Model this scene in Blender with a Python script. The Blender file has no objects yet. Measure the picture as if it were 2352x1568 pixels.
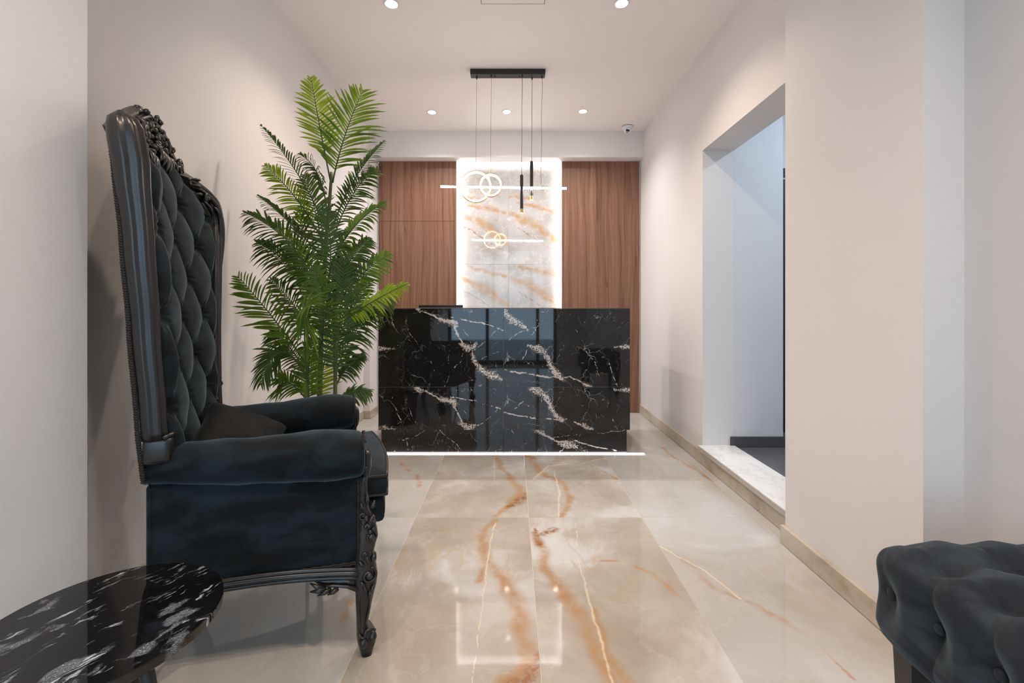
import bpy, bmesh, math, random
from mathutils import Vector, Matrix
random.seed(7)
S = bpy.context.scene
COL = S.collection
PI = math.pi
# ------------------------------------------------------------------ camera
F, U0, V0, H = 1030.0, 1177.0, 705.0, 1.115      # focal length (px), vanishing point (px), eye height
cam = bpy.data.cameras.new('camera'); camo = bpy.data.objects.new('camera', cam); COL.objects.link(camo)
cam.sensor_fit = 'HORIZONTAL'; cam.sensor_width = 36; cam.lens = F * 36 / 2352
cam.shift_x = -(U0 - 1176) / 2352; cam.shift_y = -(784 - V0) / 2352; cam.clip_start = 0.02
camo.location = (0, 0, H); camo.rotation_euler = (PI / 2, 0, 0)
S.camera = camo
# ------------------------------------------------------------------ world, exposure
w = bpy.data.worlds.new('daylight'); S.world = w; w.use_nodes = True
bg = w.node_tree.nodes['Background']; bg.inputs[0].default_value = (0.58, 0.79, 1.0, 1); bg.inputs[1].default_value = 4.2
S.view_settings.view_transform = 'Standard'; S.view_settings.look = 'None'
S.view_settings.exposure = 0.13; S.view_settings.gamma = 1.0; S.view_settings.use_curve_mapping = False
SPOT_W, CORR_W = 57.0, 19.0
SPOT_WARM, SPOT_COOL = (1.0, 0.80, 0.645), (1.0, 0.95, 0.94)
LED_WALL, LED_FLOOR, PENDANT = 46.0, 12.0, 20.0

def lamp(name, kind, loc, power, col, **kw):
    d = bpy.data.lights.new(name, kind); d.energy = power; d.color = col
    for k, v in kw.items(): setattr(d, k, v)
    o = bpy.data.objects.new(name, d); o.location = loc; COL.objects.link(o); return o
# ------------------------------------------------------------------ pixel helpers
def fl(u, v): y = F * H / (v - V0); return ((u - U0) * y / F, y)
def at(u, v, y): return Vector(((u - U0) * y / F, y, H - (v - V0) * y / F))
# ------------------------------------------------------------------ objects
def tag(o, label=None, cat=None, group=None, kind=None):
    if label: o['label'] = label
    if cat: o['category'] = cat
    if group: o['group'] = group
    if kind: o['kind'] = kind
    return o
def empty(name, loc=(0, 0, 0), rz=0, label=None, cat=None, group=None, kind=None):
    o = bpy.data.objects.new(name, None); COL.objects.link(o); o.location = loc; o.rotation_euler = (0, 0, rz)
    o.empty_display_size = 0.1
    return tag(o, label, cat, group, kind)
def obj(name, bm, m, parent=None, smooth=False, loc=None, autos=None):
    bmesh.ops.recalc_face_normals(bm, faces=bm.faces)
    me = bpy.data.meshes.new(name); bm.to_mesh(me); bm.free()
    for mm in (m if isinstance(m, list) else [m]): me.materials.append(mm)
    if smooth: me.polygons.foreach_set('use_smooth', [True] * len(me.polygons))
    o = bpy.data.objects.new(name, me); COL.objects.link(o)
    if parent: o.parent = parent
    if loc: o.location = loc
    if autos:
        try: me.set_sharp_from_angle(angle=autos)
        except Exception: pass
    return o
def N(): return bmesh.new()
def box(bm, a, b, bev=0, seg=2):
    r = bmesh.ops.create_cube(bm, size=1); vs = r['verts']
    for v in vs:
        for i in range(3): v.co[i] = (a[i] + b[i]) / 2 + v.co[i] * (b[i] - a[i])
    if bev:
        es = list({e for v in vs for e in v.link_edges})
        bmesh.ops.bevel(bm, geom=es, offset=bev, segments=seg, affect='EDGES', profile=0.5)
    return bm
def ring_faces(bm, A, B, closed=True):
    n = len(A)
    for i in range(n if closed else n - 1):
        j = (i + 1) % n
        try: bm.faces.new((A[i], A[j], B[j], B[i]))
        except ValueError: pass
def loft(bm, rings, cap=True):
    R = [[bm.verts.new(p) for p in r] for r in rings]
    for a, b in zip(R, R[1:]): ring_faces(bm, a, b)
    if cap:
        bm.faces.new(R[0]); bm.faces.new(R[-1])
    return bm
def tube(bm, pts, rad, n=8, flat=1.0, up=None):
    pts = [Vector(p) for p in pts]; k = len(pts)
    if not isinstance(rad, (list, tuple)): rad = [rad] * k
    rings = []; prev = None
    for i, p in enumerate(pts):
        t = (pts[min(i + 1, k - 1)] - pts[max(i - 1, 0)]).normalized()
        if prev is None:
            ref = Vector(up) if up else (Vector((0, 0, 1)) if abs(t.z) < 0.9 else Vector((0, 1, 0)))
            s = t.cross(ref).normalized()
        else: s = (prev - t * prev.dot(t)).normalized()
        prev = s; q = t.cross(s)
        rings.append([p + (s * math.cos(2 * PI * j / n) + q * math.sin(2 * PI * j / n) * flat) * rad[i] for j in range(n)])
    return loft(bm, rings)
def lathe(bm, prof, n=24, c=(0, 0, 0), M=None):
    rings = []
    for r, z in prof:
        ring = [Vector((max(r, 1e-4) * math.cos(2 * PI * i / n), max(r, 1e-4) * math.sin(2 * PI * i / n), z)) for i in range(n)]
        if M: ring = [M @ p for p in ring]
        rings.append([p + Vector(c) for p in ring])
    return loft(bm, rings)
def blob(bm, c, r, rot=None, seg=10, rings=7):
    res = bmesh.ops.create_uvsphere(bm, u_segments=seg, v_segments=rings, radius=1)
    Mx = Matrix.Diagonal((r[0], r[1], r[2])) if not isinstance(r, (int, float)) else Matrix.Diagonal((r, r, r))
    if rot: Mx = rot @ Mx
    for v in res['verts']: v.co = Mx @ v.co + Vector(c)
    return bm
def bez(p0, p1, p2, n):
    p0, p1, p2 = Vector(p0), Vector(p1), Vector(p2)
    return [p0 * (1 - t) ** 2 + p1 * 2 * t * (1 - t) + p2 * t * t for t in [i / n for i in range(n + 1)]]
def crom(P, n=8):
    P = [Vector(p) for p in P]; out = []
    Q = [P[0] * 2 - P[1]] + P + [P[-1] * 2 - P[-2]]
    for i in range(1, len(Q) - 2):
        a, b, c, d = Q[i - 1:i + 3]
        for k in range(n):
            t = k / n
            out.append(0.5 * ((2 * b) + (c - a) * t + (2 * a - 5 * b + 4 * c - d) * t * t + (3 * b - a - 3 * c + d) * t ** 3))
    out.append(P[-1]); return out
def interp(tab, x):
    if x <= tab[0][0]: return tab[0][1]
    for (x0, y0), (x1, y1) in zip(tab, tab[1:]):
        if x <= x1:
            t = (x - x0) / (x1 - x0); t = t * t * (3 - 2 * t) * 0.5 + t * 0.5
            return y0 + (y1 - y0) * t
    return tab[-1][1]
# ------------------------------------------------------------------ node helpers
class NT:
    def __init__(s, name):
        s.m = bpy.data.materials.new(name); s.m.use_nodes = True
        s.t = s.m.node_tree; s.n = s.t.nodes; s.b = s.n['Principled BSDF']; s.out = s.n['Material Output']
    def new(s, typ, **kw):
        n = s.n.new(typ)
        for k, v in kw.items(): setattr(n, k, v)
        return n
    def link(s, a, b): s.t.links.new(a, b)
    def setin(s, sock, v):
        if v is None: return
        if hasattr(v, 'is_linked') or isinstance(v, bpy.types.NodeSocket): s.link(v, sock)
        else:
            if isinstance(v, tuple) and len(v) == 3 and sock.type == 'RGBA': v = (*v, 1)
            sock.default_value = v
    def math(s, op, a, b=None, c=None, clamp=False):
        n = s.new('ShaderNodeMath', operation=op, use_clamp=clamp)
        for i, v in enumerate((a, b, c)): s.setin(n.inputs[i], v)
        return n.outputs[0]
    def vmath(s, op, a, b=None, sc=None):
        n = s.new('ShaderNodeVectorMath', operation=op)
        s.setin(n.inputs[0], a); s.setin(n.inputs[1], b)
        if sc is not None: s.setin(n.inputs['Scale'], sc)
        return n.outputs['Value'] if op in ('DOT_PRODUCT', 'LENGTH') else n.outputs[0]
    def mix(s, f, a, b, mode='MIX'):
        n = s.new('ShaderNodeMix', data_type='RGBA', blend_type=mode)
        s.setin(n.inputs[0], f); s.setin(n.inputs[6], a); s.setin(n.inputs[7], b); return n.outputs[2]
    def noise(s, vec, scale, detail=4, rough=0.55, dist=0.0, out=0):
        n = s.new('ShaderNodeTexNoise'); s.setin(n.inputs['Vector'], vec)
        n.inputs['Scale'].default_value = scale; n.inputs['Detail'].default_value = detail
        n.inputs['Roughness'].default_value = rough; n.inputs['Distortion'].default_value = dist
        return n.outputs[out]
    def ramp(s, f, stops, interp='LINEAR'):
        n = s.new('ShaderNodeValToRGB'); s.setin(n.inputs[0], f); e = n.color_ramp.elements; n.color_ramp.interpolation = interp
        while len(e) < len(stops): e.new(0.5)
        for i, (p, c) in enumerate(stops):
            e[i].position = p; e[i].color = (*c, 1) if len(c) == 3 else c
        return n.outputs[0]
    def mrange(s, f, a, b, c=0.0, d=1.0, smooth=True):
        n = s.new('ShaderNodeMapRange', interpolation_type='SMOOTHSTEP' if smooth else 'LINEAR')
        s.setin(n.inputs[0], f); s.setin(n.inputs[1], a); s.setin(n.inputs[2], b); s.setin(n.inputs[3], c); s.setin(n.inputs[4], d)
        return n.outputs[0]
    def pos(s): return s.new('ShaderNodeNewGeometry').outputs['Position']
    def ocoord(s): return s.new('ShaderNodeTexCoord').outputs['Object']
    def swz(s, v, order):
        sp = s.new('ShaderNodeSeparateXYZ'); s.link(v, sp.inputs[0]); c = s.new('ShaderNodeCombineXYZ')
        for i, ch in enumerate(order):
            if ch in 'xyz': s.link(sp.outputs['xyz'.index(ch)], c.inputs[i])
        return c.outputs[0]
    def scale(s, v, sc): return s.vmath('MULTIPLY', v, sc)
    def bump(s, h, strength=0.3, dist=0.01):
        n = s.new('ShaderNodeBump'); n.inputs['Strength'].default_value = strength; n.inputs['Distance'].default_value = dist
        s.link(h, n.inputs['Height']); s.link(n.outputs[0], s.b.inputs['Normal']); return n
    def set(s, **kw):
        for k, v in kw.items():
            k = {'color': 'Base Color', 'rough': 'Roughness', 'metal': 'Metallic', 'ior': 'IOR', 'coat': 'Coat Weight', 'coatr': 'Coat Roughness',
                 'sheen': 'Sheen Weight', 'sheenr': 'Sheen Roughness', 'sheent': 'Sheen Tint', 'spec': 'Specular IOR Level',
                 'emit': 'Emission Color', 'es': 'Emission Strength', 'trans': 'Transmission Weight', 'alpha': 'Alpha'}.get(k, k)
            s.setin(s.b.inputs[k], v)
        return s

def make_seg_group():
    g = bpy.data.node_groups.new('vein_segment', 'ShaderNodeTree')
    for nm, tp in (('P', 'NodeSocketVector'), ('A', 'NodeSocketVector'), ('B', 'NodeSocketVector'), ('WA', 'NodeSocketFloat'), ('WB', 'NodeSocketFloat'), ('Prev', 'NodeSocketFloat')):
        g.interface.new_socket(nm, in_out='INPUT', socket_type=tp)
    g.interface.new_socket('Fac', in_out='OUTPUT', socket_type='NodeSocketFloat')
    n, l = g.nodes, g.links
    gi = n.new('NodeGroupInput'); go = n.new('NodeGroupOutput')
    def vm(op, a, b=None, sc=None):
        x = n.new('ShaderNodeVectorMath'); x.operation = op; l.new(a, x.inputs[0])
        if b is not None: l.new(b, x.inputs[1])
        if sc is not None: l.new(sc, x.inputs['Scale'])
        return x.outputs['Value'] if op in ('DOT_PRODUCT', 'LENGTH') else x.outputs[0]
    pa = vm('SUBTRACT', gi.outputs['P'], gi.outputs['A']); ba = vm('SUBTRACT', gi.outputs['B'], gi.outputs['A'])
    d1 = vm('DOT_PRODUCT', pa, ba); d2 = vm('DOT_PRODUCT', ba, ba)
    dv = n.new('ShaderNodeMath'); dv.operation = 'DIVIDE'; dv.use_clamp = True; l.new(d1, dv.inputs[0]); l.new(d2, dv.inputs[1])
    q = vm('SUBTRACT', pa, vm('SCALE', ba, sc=dv.outputs[0])); dist = vm('LENGTH', q)
    mx = n.new('ShaderNodeMix'); mx.data_type = 'FLOAT'; l.new(dv.outputs[0], mx.inputs[0]); l.new(gi.outputs['WA'], mx.inputs[2]); l.new(gi.outputs['WB'], mx.inputs[3])
    mr = n.new('ShaderNodeMapRange'); mr.interpolation_type = 'SMOOTHSTEP'; l.new(dist, mr.inputs[0]); mr.inputs[1].default_value = 0
    l.new(mx.outputs[0], mr.inputs[2]); mr.inputs[3].default_value = 1; mr.inputs[4].default_value = 0
    m = n.new('ShaderNodeMath'); m.operation = 'MAXIMUM'; l.new(mr.outputs[0], m.inputs[0]); l.new(gi.outputs['Prev'], m.inputs[1])
    l.new(m.outputs[0], go.inputs[0]); return g
SEG = make_seg_group()
def veins(nt, P, lines, ws=1.0):
    """distance field of polylines [(x,y,w),...] in the plane of the slab"""
    prev = 0.0
    for L in lines:
        for a, b in zip(L, L[1:]):
            a, b = (a[0], a[1], a[2] * ws), (b[0], b[1], b[2] * ws)
            g = nt.new('ShaderNodeGroup'); g.node_tree = SEG; nt.link(P, g.inputs['P'])
            g.inputs['A'].default_value = (a[0], a[1], 0); g.inputs['B'].default_value = (b[0], b[1], 0)
            g.inputs['WA'].default_value = a[2]; g.inputs['WB'].default_value = b[2]
            nt.setin(g.inputs['Prev'], prev); prev = g.outputs[0]
    return prev
def distort(nt, P, sc, amt, detail=3):
    c = nt.noise(P, sc, detail, out=1)
    return nt.vmath('ADD', P, nt.vmath('SCALE', nt.vmath('SUBTRACT', c, (0.5, 0.5, 0.5)), sc=amt))
# ------------------------------------------------------------------ materials
def paint(name, col, bump=0.12, scale=260):
    t = NT(name); p = t.pos(); a = t.noise(p, 1.3, 2)
    t.set(color=t.mix(a, col, tuple(c * 0.965 for c in col)), rough=0.62, spec=0.35)
    t.bump(t.noise(p, scale, 3), bump, 0.0015); return t.m
M_WALL = paint('wall_paint', (0.775, 0.745, 0.732)); M_CEIL = paint('ceiling_paint', (0.92, 0.87, 0.85)); M_SHADEW = paint('shaded_wall_paint', (0.66, 0.66, 0.665), 0.2, 120)  # the grey one carries the shade of the near right wall in its colour
M_PIER = paint('pier_plaster', (0.80, 0.80, 0.80), 0.5, 70); M_CORR = paint('corridor_paint', (0.72, 0.735, 0.76), 0.1)
def plain(name, col, rough=0.5, metal=0.0, var=0.06, scale=30, **kw):
    t = NT(name); a = t.noise(t.ocoord(), scale, 3)
    t.set(color=t.mix(a, tuple(c * (1 - var) for c in col), tuple(min(1, c * (1 + var)) for c in col)), rough=rough, metal=metal, **kw); return t.m
M_GROUT = plain('grout', (0.66, 0.58, 0.48), 0.8)
M_BLACK = plain('black_metal', (0.012, 0.011, 0.011), 0.38)
M_DGREY = plain('dark_aluminium', (0.045, 0.048, 0.052), 0.4, 0.5)
M_STEEL = plain('brushed_steel', (0.35, 0.36, 0.38), 0.32, 0.9)
M_GOLD = plain('satin_gold', (0.72, 0.50, 0.20), 0.28, 1.0)
M_WHITE = plain('white_plastic', (0.80, 0.80, 0.80), 0.35)
M_STONEGREY = plain('grey_tile', (0.10, 0.105, 0.115), 0.35, 0, 0.15, 12)
M_DARKTILE = plain('dark_skirting', (0.085, 0.085, 0.09), 0.4, 0, 0.15, 20)
M_COREWOOD = plain('counter_core', (0.12, 0.085, 0.06), 0.5)
M_POT = plain('pot_glaze', (0.015, 0.015, 0.016), 0.3); M_SOIL = plain('soil', (0.05, 0.035, 0.02), 0.9, 0, 0.4, 60)
def emis(name, col, s):
    t = NT(name); t.set(color=(0.8, 0.8, 0.8), emit=col, es=s, rough=0.5); return t.m
M_LEDW = emis('led_wall', (0.98, 0.97, 1.0), LED_WALL); M_LEDF = emis('led_floor', (1.0, 0.95, 0.93), LED_FLOOR)
M_LEDT = emis('led_beam', (1.0, 0.97, 0.98), LED_WALL * 0.6)
M_PEND = emis('pendant_diffuser', (1.0, 0.84, 0.60), PENDANT); M_BAR = emis('bar_diffuser', (1.0, 0.96, 0.93), PENDANT * 3.2)
M_LENS = emis('downlight_lens', (1.0, 0.93, 0.86), 60.0); M_TIP = emis('rod_lens', (1.0, 0.75, 0.35), 6.0)

def velvet(name, dark, light, sheen=0.5):
    t = NT(name); p = t.ocoord()
    n1 = t.noise(t.scale(p, (3, 3, 7)), 2.2, 5, 0.6, 0.6); n2 = t.noise(p, 420, 2)
    nap = t.mrange(n1, 0.36, 0.66)
    t.set(color=t.mix(nap, dark, light), rough=0.75, spec=0.15, sheen=sheen, sheenr=0.38, sheent=(0.50, 0.66, 0.76))
    t.bump(t.math('ADD', t.math('MULTIPLY', n2, 0.5), t.noise(t.scale(p, (1, 1, 2)), 14, 4, 0.6, 0.8)), 0.28, 0.005); return t.m
M_VELVET = velvet('black_velvet', (0.0028, 0.0042, 0.0055), (0.010, 0.017, 0.022), 0.33)
M_VELVET2 = velvet('charcoal_velvet', (0.016, 0.020, 0.026), (0.036, 0.045, 0.054), 0.24)
M_SATIN = velvet('black_satin', (0.004, 0.004, 0.004), (0.010, 0.010, 0.010), 0.05)
M_LACQ = (lambda t: (t.set(color=t.mix(t.noise(t.ocoord(), 9, 4), (0.006, 0.006, 0.007), (0.017, 0.014, 0.013)), rough=0.34, spec=0.45, coat=0.25, coatr=0.2),
                     t.bump(t.noise(t.ocoord(), 60, 3), 0.12, 0.003), t.m)[-1])(NT('black_lacquer'))
M_BRAID = plain('black_braid', (0.010, 0.008, 0.007), 0.8, 0, 0.5, 300)
M_LEG = (lambda t: (t.set(color=(0.02, 0.017, 0.016), rough=0.33), t.m)[-1])(NT('dark_wood_leg'))

def wood():
    t = NT('walnut_panel'); p = t.swz(t.pos(), 'xzy')
    d = distort(t, t.scale(p, (1, 0.25, 1)), 2.2, 0.12, 4)
    g1 = t.noise(t.scale(d, (26, 2.0, 1)), 1.0, 6, 0.62, 0.9); g2 = t.noise(t.scale(p, (170, 7, 1)), 1.0, 4, 0.7)
    ct = t.noise(t.scale(p, (2.5, 0.55, 1)), 3.2, 3, 0.5, 2.2)
    rings = t.math('ABSOLUTE', t.math('SINE', t.math('MULTIPLY', ct, 60)))
    c = t.ramp(g1, [(0.30, (0.090, 0.045, 0.028)), (0.45, (0.205, 0.100, 0.061)), (0.66, (0.300, 0.155, 0.098))])
    c = t.mix(t.math('MULTIPLY', rings, 0.16), c, (0.14, 0.065, 0.035))
    c = t.mix(t.mrange(g2, 0.55, 0.75, 0, 0.55), c, (0.10, 0.05, 0.03))
    kn = t.noise(t.scale(p, (9, 2.2, 1)), 1.0, 3, 0.6, 1.5)
    c = t.mix(t.mrange(kn, 0.64, 0.78, 0, 0.7), c, (0.07, 0.038, 0.024))
    t.set(color=c, rough=0.42, spec=0.3); t.bump(t.math('ADD', g1, g2), 0.12, 0.002); return t.m
M_WOOD = wood()

def onyx_floor(name, warm, rust=(), core=(), white=(), thin=(), off=(0, 0, 0)):
    t = NT(name); P = t.swz(t.pos(), 'xy'); Q = t.vmath('ADD', P, off)
    D = distort(t, Q, 1.7, 0.55, 4)
    cl = t.noise(D, 1.6, 5, 0.55, 0.4)
    if warm: st = [(0.28, (0.355, 0.30, 0.235)), (0.44, (0.41, 0.365, 0.305)), (0.55, (0.48, 0.435, 0.38)), (0.66, (0.61, 0.595, 0.575))]
    else: st = [(0.28, (0.42, 0.385, 0.325)), (0.45, (0.475, 0.455, 0.415)), (0.60, (0.525, 0.515, 0.49)), (0.75, (0.61, 0.605, 0.60))]
    c = t.ramp(cl, st)
    bands = t.noise(t.scale(distort(t, Q, 1.6, 0.30, 4), (4.2, 0.55, 1)), 1.0, 6, 0.60, 0.15)
    line = t.mrange(t.math('ABSOLUTE', t.math('SUBTRACT', t.math('FRACT', t.math('MULTIPLY', bands, 9)), 0.5)), 0.0, 0.22, 1, 0)
    msk = t.mrange(t.noise(Q, 1.5, 2), 0.47, 0.60)
    c = t.mix(t.math('MULTIPLY', line, t.math('MULTIPLY', msk, 0.42 if warm else 0.2)), c, (0.50, 0.36, 0.22))
    wl = t.mrange(t.math('ABSOLUTE', t.math('SUBTRACT', t.noise(distort(t, Q, 3, 0.25, 5), 2.3, 5, 0.6), 0.5)), 0.0, 0.018, 1, 0)
    c = t.mix(t.math('MULTIPLY', wl, 0.12), c, (0.70, 0.65, 0.57))
    if rust:
        Pd = distort(t, P, 6.0, 0.085, 5)
        f = veins(t, Pd, rust); grain = t.mrange(t.noise(P, 16, 5, 0.65, 0.6), 0.25, 0.7, 0.45, 1.0)
        c = t.mix(t.math('MULTIPLY', t.math('MULTIPLY', f, grain), 0.9), c, (0.44, 0.235, 0.092))
    if core:
        f = veins(t, distort(t, P, 14.0, 0.07, 5), core); grain = t.mrange(t.noise(P, 30, 5, 0.7, 0.8), 0.35, 0.62, 0.25, 1.0)
        c = t.mix(t.math('MULTIPLY', f, grain), c, (0.30, 0.125, 0.045))
    if thin:
        f = veins(t, distort(t, P, 11.0, 0.05, 5), thin)
        c = t.mix(t.math('MULTIPLY', f, t.mrange(t.noise(P, 7, 3), 0.35, 0.6, 0.1, 0.75)), c, (0.46, 0.23, 0.08))
    if white:
        f = veins(t, distort(t, P, 14.0, 0.03, 5), white); c = t.mix(t.math('MULTIPLY', f, 0.7), c, (0.80, 0.67, 0.50))
    t.set(color=c, rough=0.045, spec=0.5, ior=1.5); return t.m

def black_marble(name, major=(), stars=(), lines=(), off=(0, 0, 0), plane='xz', fine=1.0, tint=(0.74, 0.68, 0.62)):
    t = NT(name); P = t.swz(t.pos(), plane); Q = t.vmath('ADD', P, off)
    base = t.mix(t.noise(Q, 5, 4), (0.006, 0.006, 0.007), (0.019, 0.017, 0.017)); c = base
    def crack(scale, wd, dsc, damt, lo, hi, amt, mscale):
        nonlocal c
        v = t.new('ShaderNodeTexVoronoi', feature='DISTANCE_TO_EDGE'); v.inputs['Scale'].default_value = scale
        t.link(t.scale(distort(t, Q, dsc, damt, 4), (1.0, 0.62, 1)), v.inputs['Vector'])
        k = t.mrange(v.outputs[0], 0.0, wd, 1, 0)
        c = t.mix(t.math('MULTIPLY', k, t.mrange(t.noise(Q, mscale, 4, 0.65), lo, hi, 0, amt * fine)), c, (0.60, 0.56, 0.52))
    crack(5.0, 0.010, 5, 0.26, 0.48, 0.66, 0.62, 6)
    crack(14.0, 0.016, 12, 0.14, 0.50, 0.70, 0.5, 8)
    sp = t.mrange(t.noise(t.scale(Q, (1.6, 1, 1)), 130, 3, 0.7), 0.70, 0.80); c = t.mix(t.math('MULTIPLY', sp, t.mrange(t.noise(Q, 9, 3), 0.45, 0.65, 0, 0.55)), c, (0.5, 0.48, 0.46))
    W1 = distort(t, distort(t, P, 7, 0.055, 3), 38, 0.020, 4)      # wandering, jagged vein paths
    nz = t.math('SUBTRACT', t.noise(P, 85, 5, 0.72), 0.5); nb = t.math('SUBTRACT', t.noise(P, 30, 4, 0.7), 0.5)
    if lines:
        f = veins(t, W1, lines, .8); f = t.mrange(t.math('ADD', f, t.math('MULTIPLY', nb, 1.1)), .35, .85)
        c = t.mix(t.math('MULTIPLY', f, 0.9), c, (0.62, 0.59, 0.56))
    if stars:
        f = veins(t, distort(t, P, 16, 0.06, 5), stars, .95)
        a_ = t.mrange(t.math('ADD', t.math('MULTIPLY', f, .8), t.math('MULTIPLY', nz, 3.2)), .62, .82); h_ = t.mrange(t.math('ADD', f, t.math('MULTIPLY', nb, 2.2)), .35, .9)
        c = t.mix(t.math('MULTIPLY', h_, 0.55), c, (0.15, 0.115, 0.09))
        c = t.mix(t.math('MULTIPLY', a_, t.mrange(f, .02, .25)), c, t.mix(t.noise(P, 38, 3), (0.40, 0.32, 0.27), (0.88, 0.83, 0.79)))
    if major:
        f = veins(t, distort(t, distort(t, P, 9, 0.04, 3), 40, 0.022, 5), major, .8)
        f = t.mrange(t.math('ADD', f, t.math('ADD', t.math('MULTIPLY', nz, 0.9), t.math('MULTIPLY', nb, 0.6))), .34, .62)
        c = t.mix(f, c, t.mix(t.noise(P, 60, 4), (0.36, 0.29, 0.24), tint))
    t.set(color=c, rough=0.03, spec=0.5, ior=1.5); return t.m

def onyx_wall(name, rust=(), thin=(), off=(0, 0, 0)):
    t = NT(name); P = t.swz(t.pos(), 'xz'); Q = t.vmath('ADD', P, off)
    D = distort(t, Q, 2.5, 0.5, 4)
    cl = t.noise(t.scale(D, (1, 1.5, 1)), 2.2, 5, 0.55)
    c = t.ramp(cl, [(0.30, (0.32, 0.285, 0.25)), (0.46, (0.42, 0.40, 0.38)), (0.58, (0.47, 0.455, 0.445)), (0.72, (0.44, 0.35, 0.26))])
    wl = t.mrange(t.math('ABSOLUTE', t.math('SUBTRACT', t.noise(distort(t, Q, 4, 0.2, 5), 3.0, 6, 0.65), 0.5)), 0.0, 0.02, 1, 0)
    c = t.mix(t.math('MULTIPLY', wl, 0.4), c, (0.70, 0.62, 0.52))
    f = veins(t, distort(t, P, 7, 0.12, 5), rust); g = t.mrange(t.noise(P, 14, 5, 0.7), 0.3, 0.65, 0.3, 1)
    c = t.mix(t.math('MULTIPLY', t.math('MULTIPLY', f, g), 0.95), c, (0.42, 0.245, 0.10))
    f = veins(t, distort(t, P, 14, 0.05, 5), thin); c = t.mix(t.math('MULTIPLY', f, t.mrange(t.noise(P, 18, 3), 0.4, 0.6, 0.1, 0.95)), c, (0.33, 0.13, 0.05))
    t.set(color=c, rough=0.05, spec=0.5); return t.m

def sill_marble():
    t = NT('white_marble'); P = t.pos()
    v = t.noise(t.scale(distort(t, P, 2.5, 0.25, 4), (3.2, 1.6, 1)), 2.0, 6, 0.6)
    l = t.mrange(t.math('ABSOLUTE', t.math('SUBTRACT', v, 0.5)), 0, 0.035, 1, 0)
    t.set(color=t.mix(t.math('MULTIPLY', l, 0.35), (0.80, 0.80, 0.79), (0.52, 0.53, 0.55)), rough=0.18); return t.m
M_SILL = sill_marble()
def beige_skirt():
    t = NT('onyx_skirting'); P = t.pos()
    a = t.noise(t.scale(distort(t, P, 3, 0.3), (2.5, 2.5, 5)), 1.5, 5, 0.6)
    c = t.ramp(a, [(0.3, (0.40, 0.335, 0.24)), (0.5, (0.54, 0.47, 0.37)), (0.66, (0.60, 0.53, 0.44))])
    r = t.mrange(t.noise(t.scale(P, (3, 3, 6)), 1.8, 3), 0.63, 0.75, 0, 0.75)
    t.set(color=t.mix(r, c, (0.45, 0.24, 0.10)), rough=0.14); return t.m
M_SKIRT = beige_skirt()
# ================================================================== the room
XL0, XL1, XP, XR, XPR, XRN = -1.495, -1.425, -1.25, 1.352, 1.285, 1.414
CZ, YB, YF = 2.924, 4.60, -2.0
def wall(name, pts_boxes, m, label):
    bm = N()
    for a, b in pts_boxes: box(bm, a, b)
    return tag(obj(name, bm, m), label, 'wall', kind='structure')
# left wall: pier beside the camera, long wall (a little out of plumb), shallow return near the desk
bm = N(); box(bm, (-1.75, 1.30, 0), (XL0, 4.478, CZ))
for v in bm.verts:
    if v.co.z > 1 and v.co.x > -1.6: v.co.x = -1.437
wl = tag(obj('wall_left', bm, M_WALL), 'pale pinkish left wall behind the palm', 'wall', kind='structure')
wall('wall_left_end', [((-1.75, 4.478, 0), (XL1, 5.0, CZ))], M_WALL, 'narrow pale return of the left wall beside the wood panel')
wall('wall_left_pier', [((-1.75, YF, 0), (XP, -XP * F / 976.5, CZ))], M_PIER, 'bright rough-plastered wall pier at the left picture edge')
# right wall with the doorway
Y0D, Y1D, HD = 2.112, 3.19, 2.228
wall('wall_right', [((XR, Y1D, 0), (1.575, 5.0, CZ)), ((XR, 2.0, HD), (1.575, Y1D, CZ)), ((XR, 2.0, 0), (1.575, Y1D, 0.098))], M_WALL, 'pale right wall with the open doorway')
wall('wall_right_pier', [((XPR, 1.403, 0), (1.75, Y0D, CZ))], M_WALL, 'broad beige wall pier right of the doorway')
wall('wall_right_near', [((XRN, YF, 0), (1.75, 1.403, CZ))], M_SHADEW, 'plastered wall at the right picture edge, its shade put into grey paint')  # darker paint stands in for the weaker light on this wall
# corridor beyond the doorway
wall('wall_corridor', [((1.5755, Y1D, 0), (1.925, Y1D + 0.35, CZ))], M_CORR, 'cool grey corridor wall seen through the doorway')
wall('wall_corridor_end', [((1.9, 3.62, 0), (3.6, 3.75, CZ)), ((3.5, 1.2, 0), (3.6, 3.62, CZ)), ((1.75, 1.2, 0), (3.5, 1.3, CZ))], M_CORR, 'corridor walls around the lift')
tag(obj('floor_corridor', box(N(), (1.575, 1.3, 0.0), (3.5, 3.62, 0.122)), M_STONEGREY), 'dark grey corridor floor beyond the white sill', 'floor', kind='structure')
tag(obj('ceiling_corridor', box(N(), (1.575, 1.2, CZ), (3.6, 3.75, CZ + 0.1)), M_CORR), 'corridor ceiling beyond the doorway', 'ceiling', kind='structure')
tag(obj('trim_2', box(N(), (1.320, Y0D + .001, 0.099), (1.575, Y1D, 0.1265), 0.001), plain('sill_mortar', (0.50, 0.44, 0.40), 0.8, 0, 0.25, 60)), 'rough beige mortar edge under the white door sill', 'sill', kind='structure')
tag(obj('trim_1', box(N(), (1.319, Y0D + .001, 0.127), (1.575, Y1D, 0.134), 0.001), M_SILL), 'white veined marble door sill', 'sill', kind='structure')
tag(obj('baseboard_corridor', box(N(), (1.547, Y1D - 0.014, 0.124), (1.94, Y1D - 0.0005, 0.196), 0.001), M_DARKTILE), 'dark grey skirting on the corridor wall', 'baseboard', kind='structure')
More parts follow.
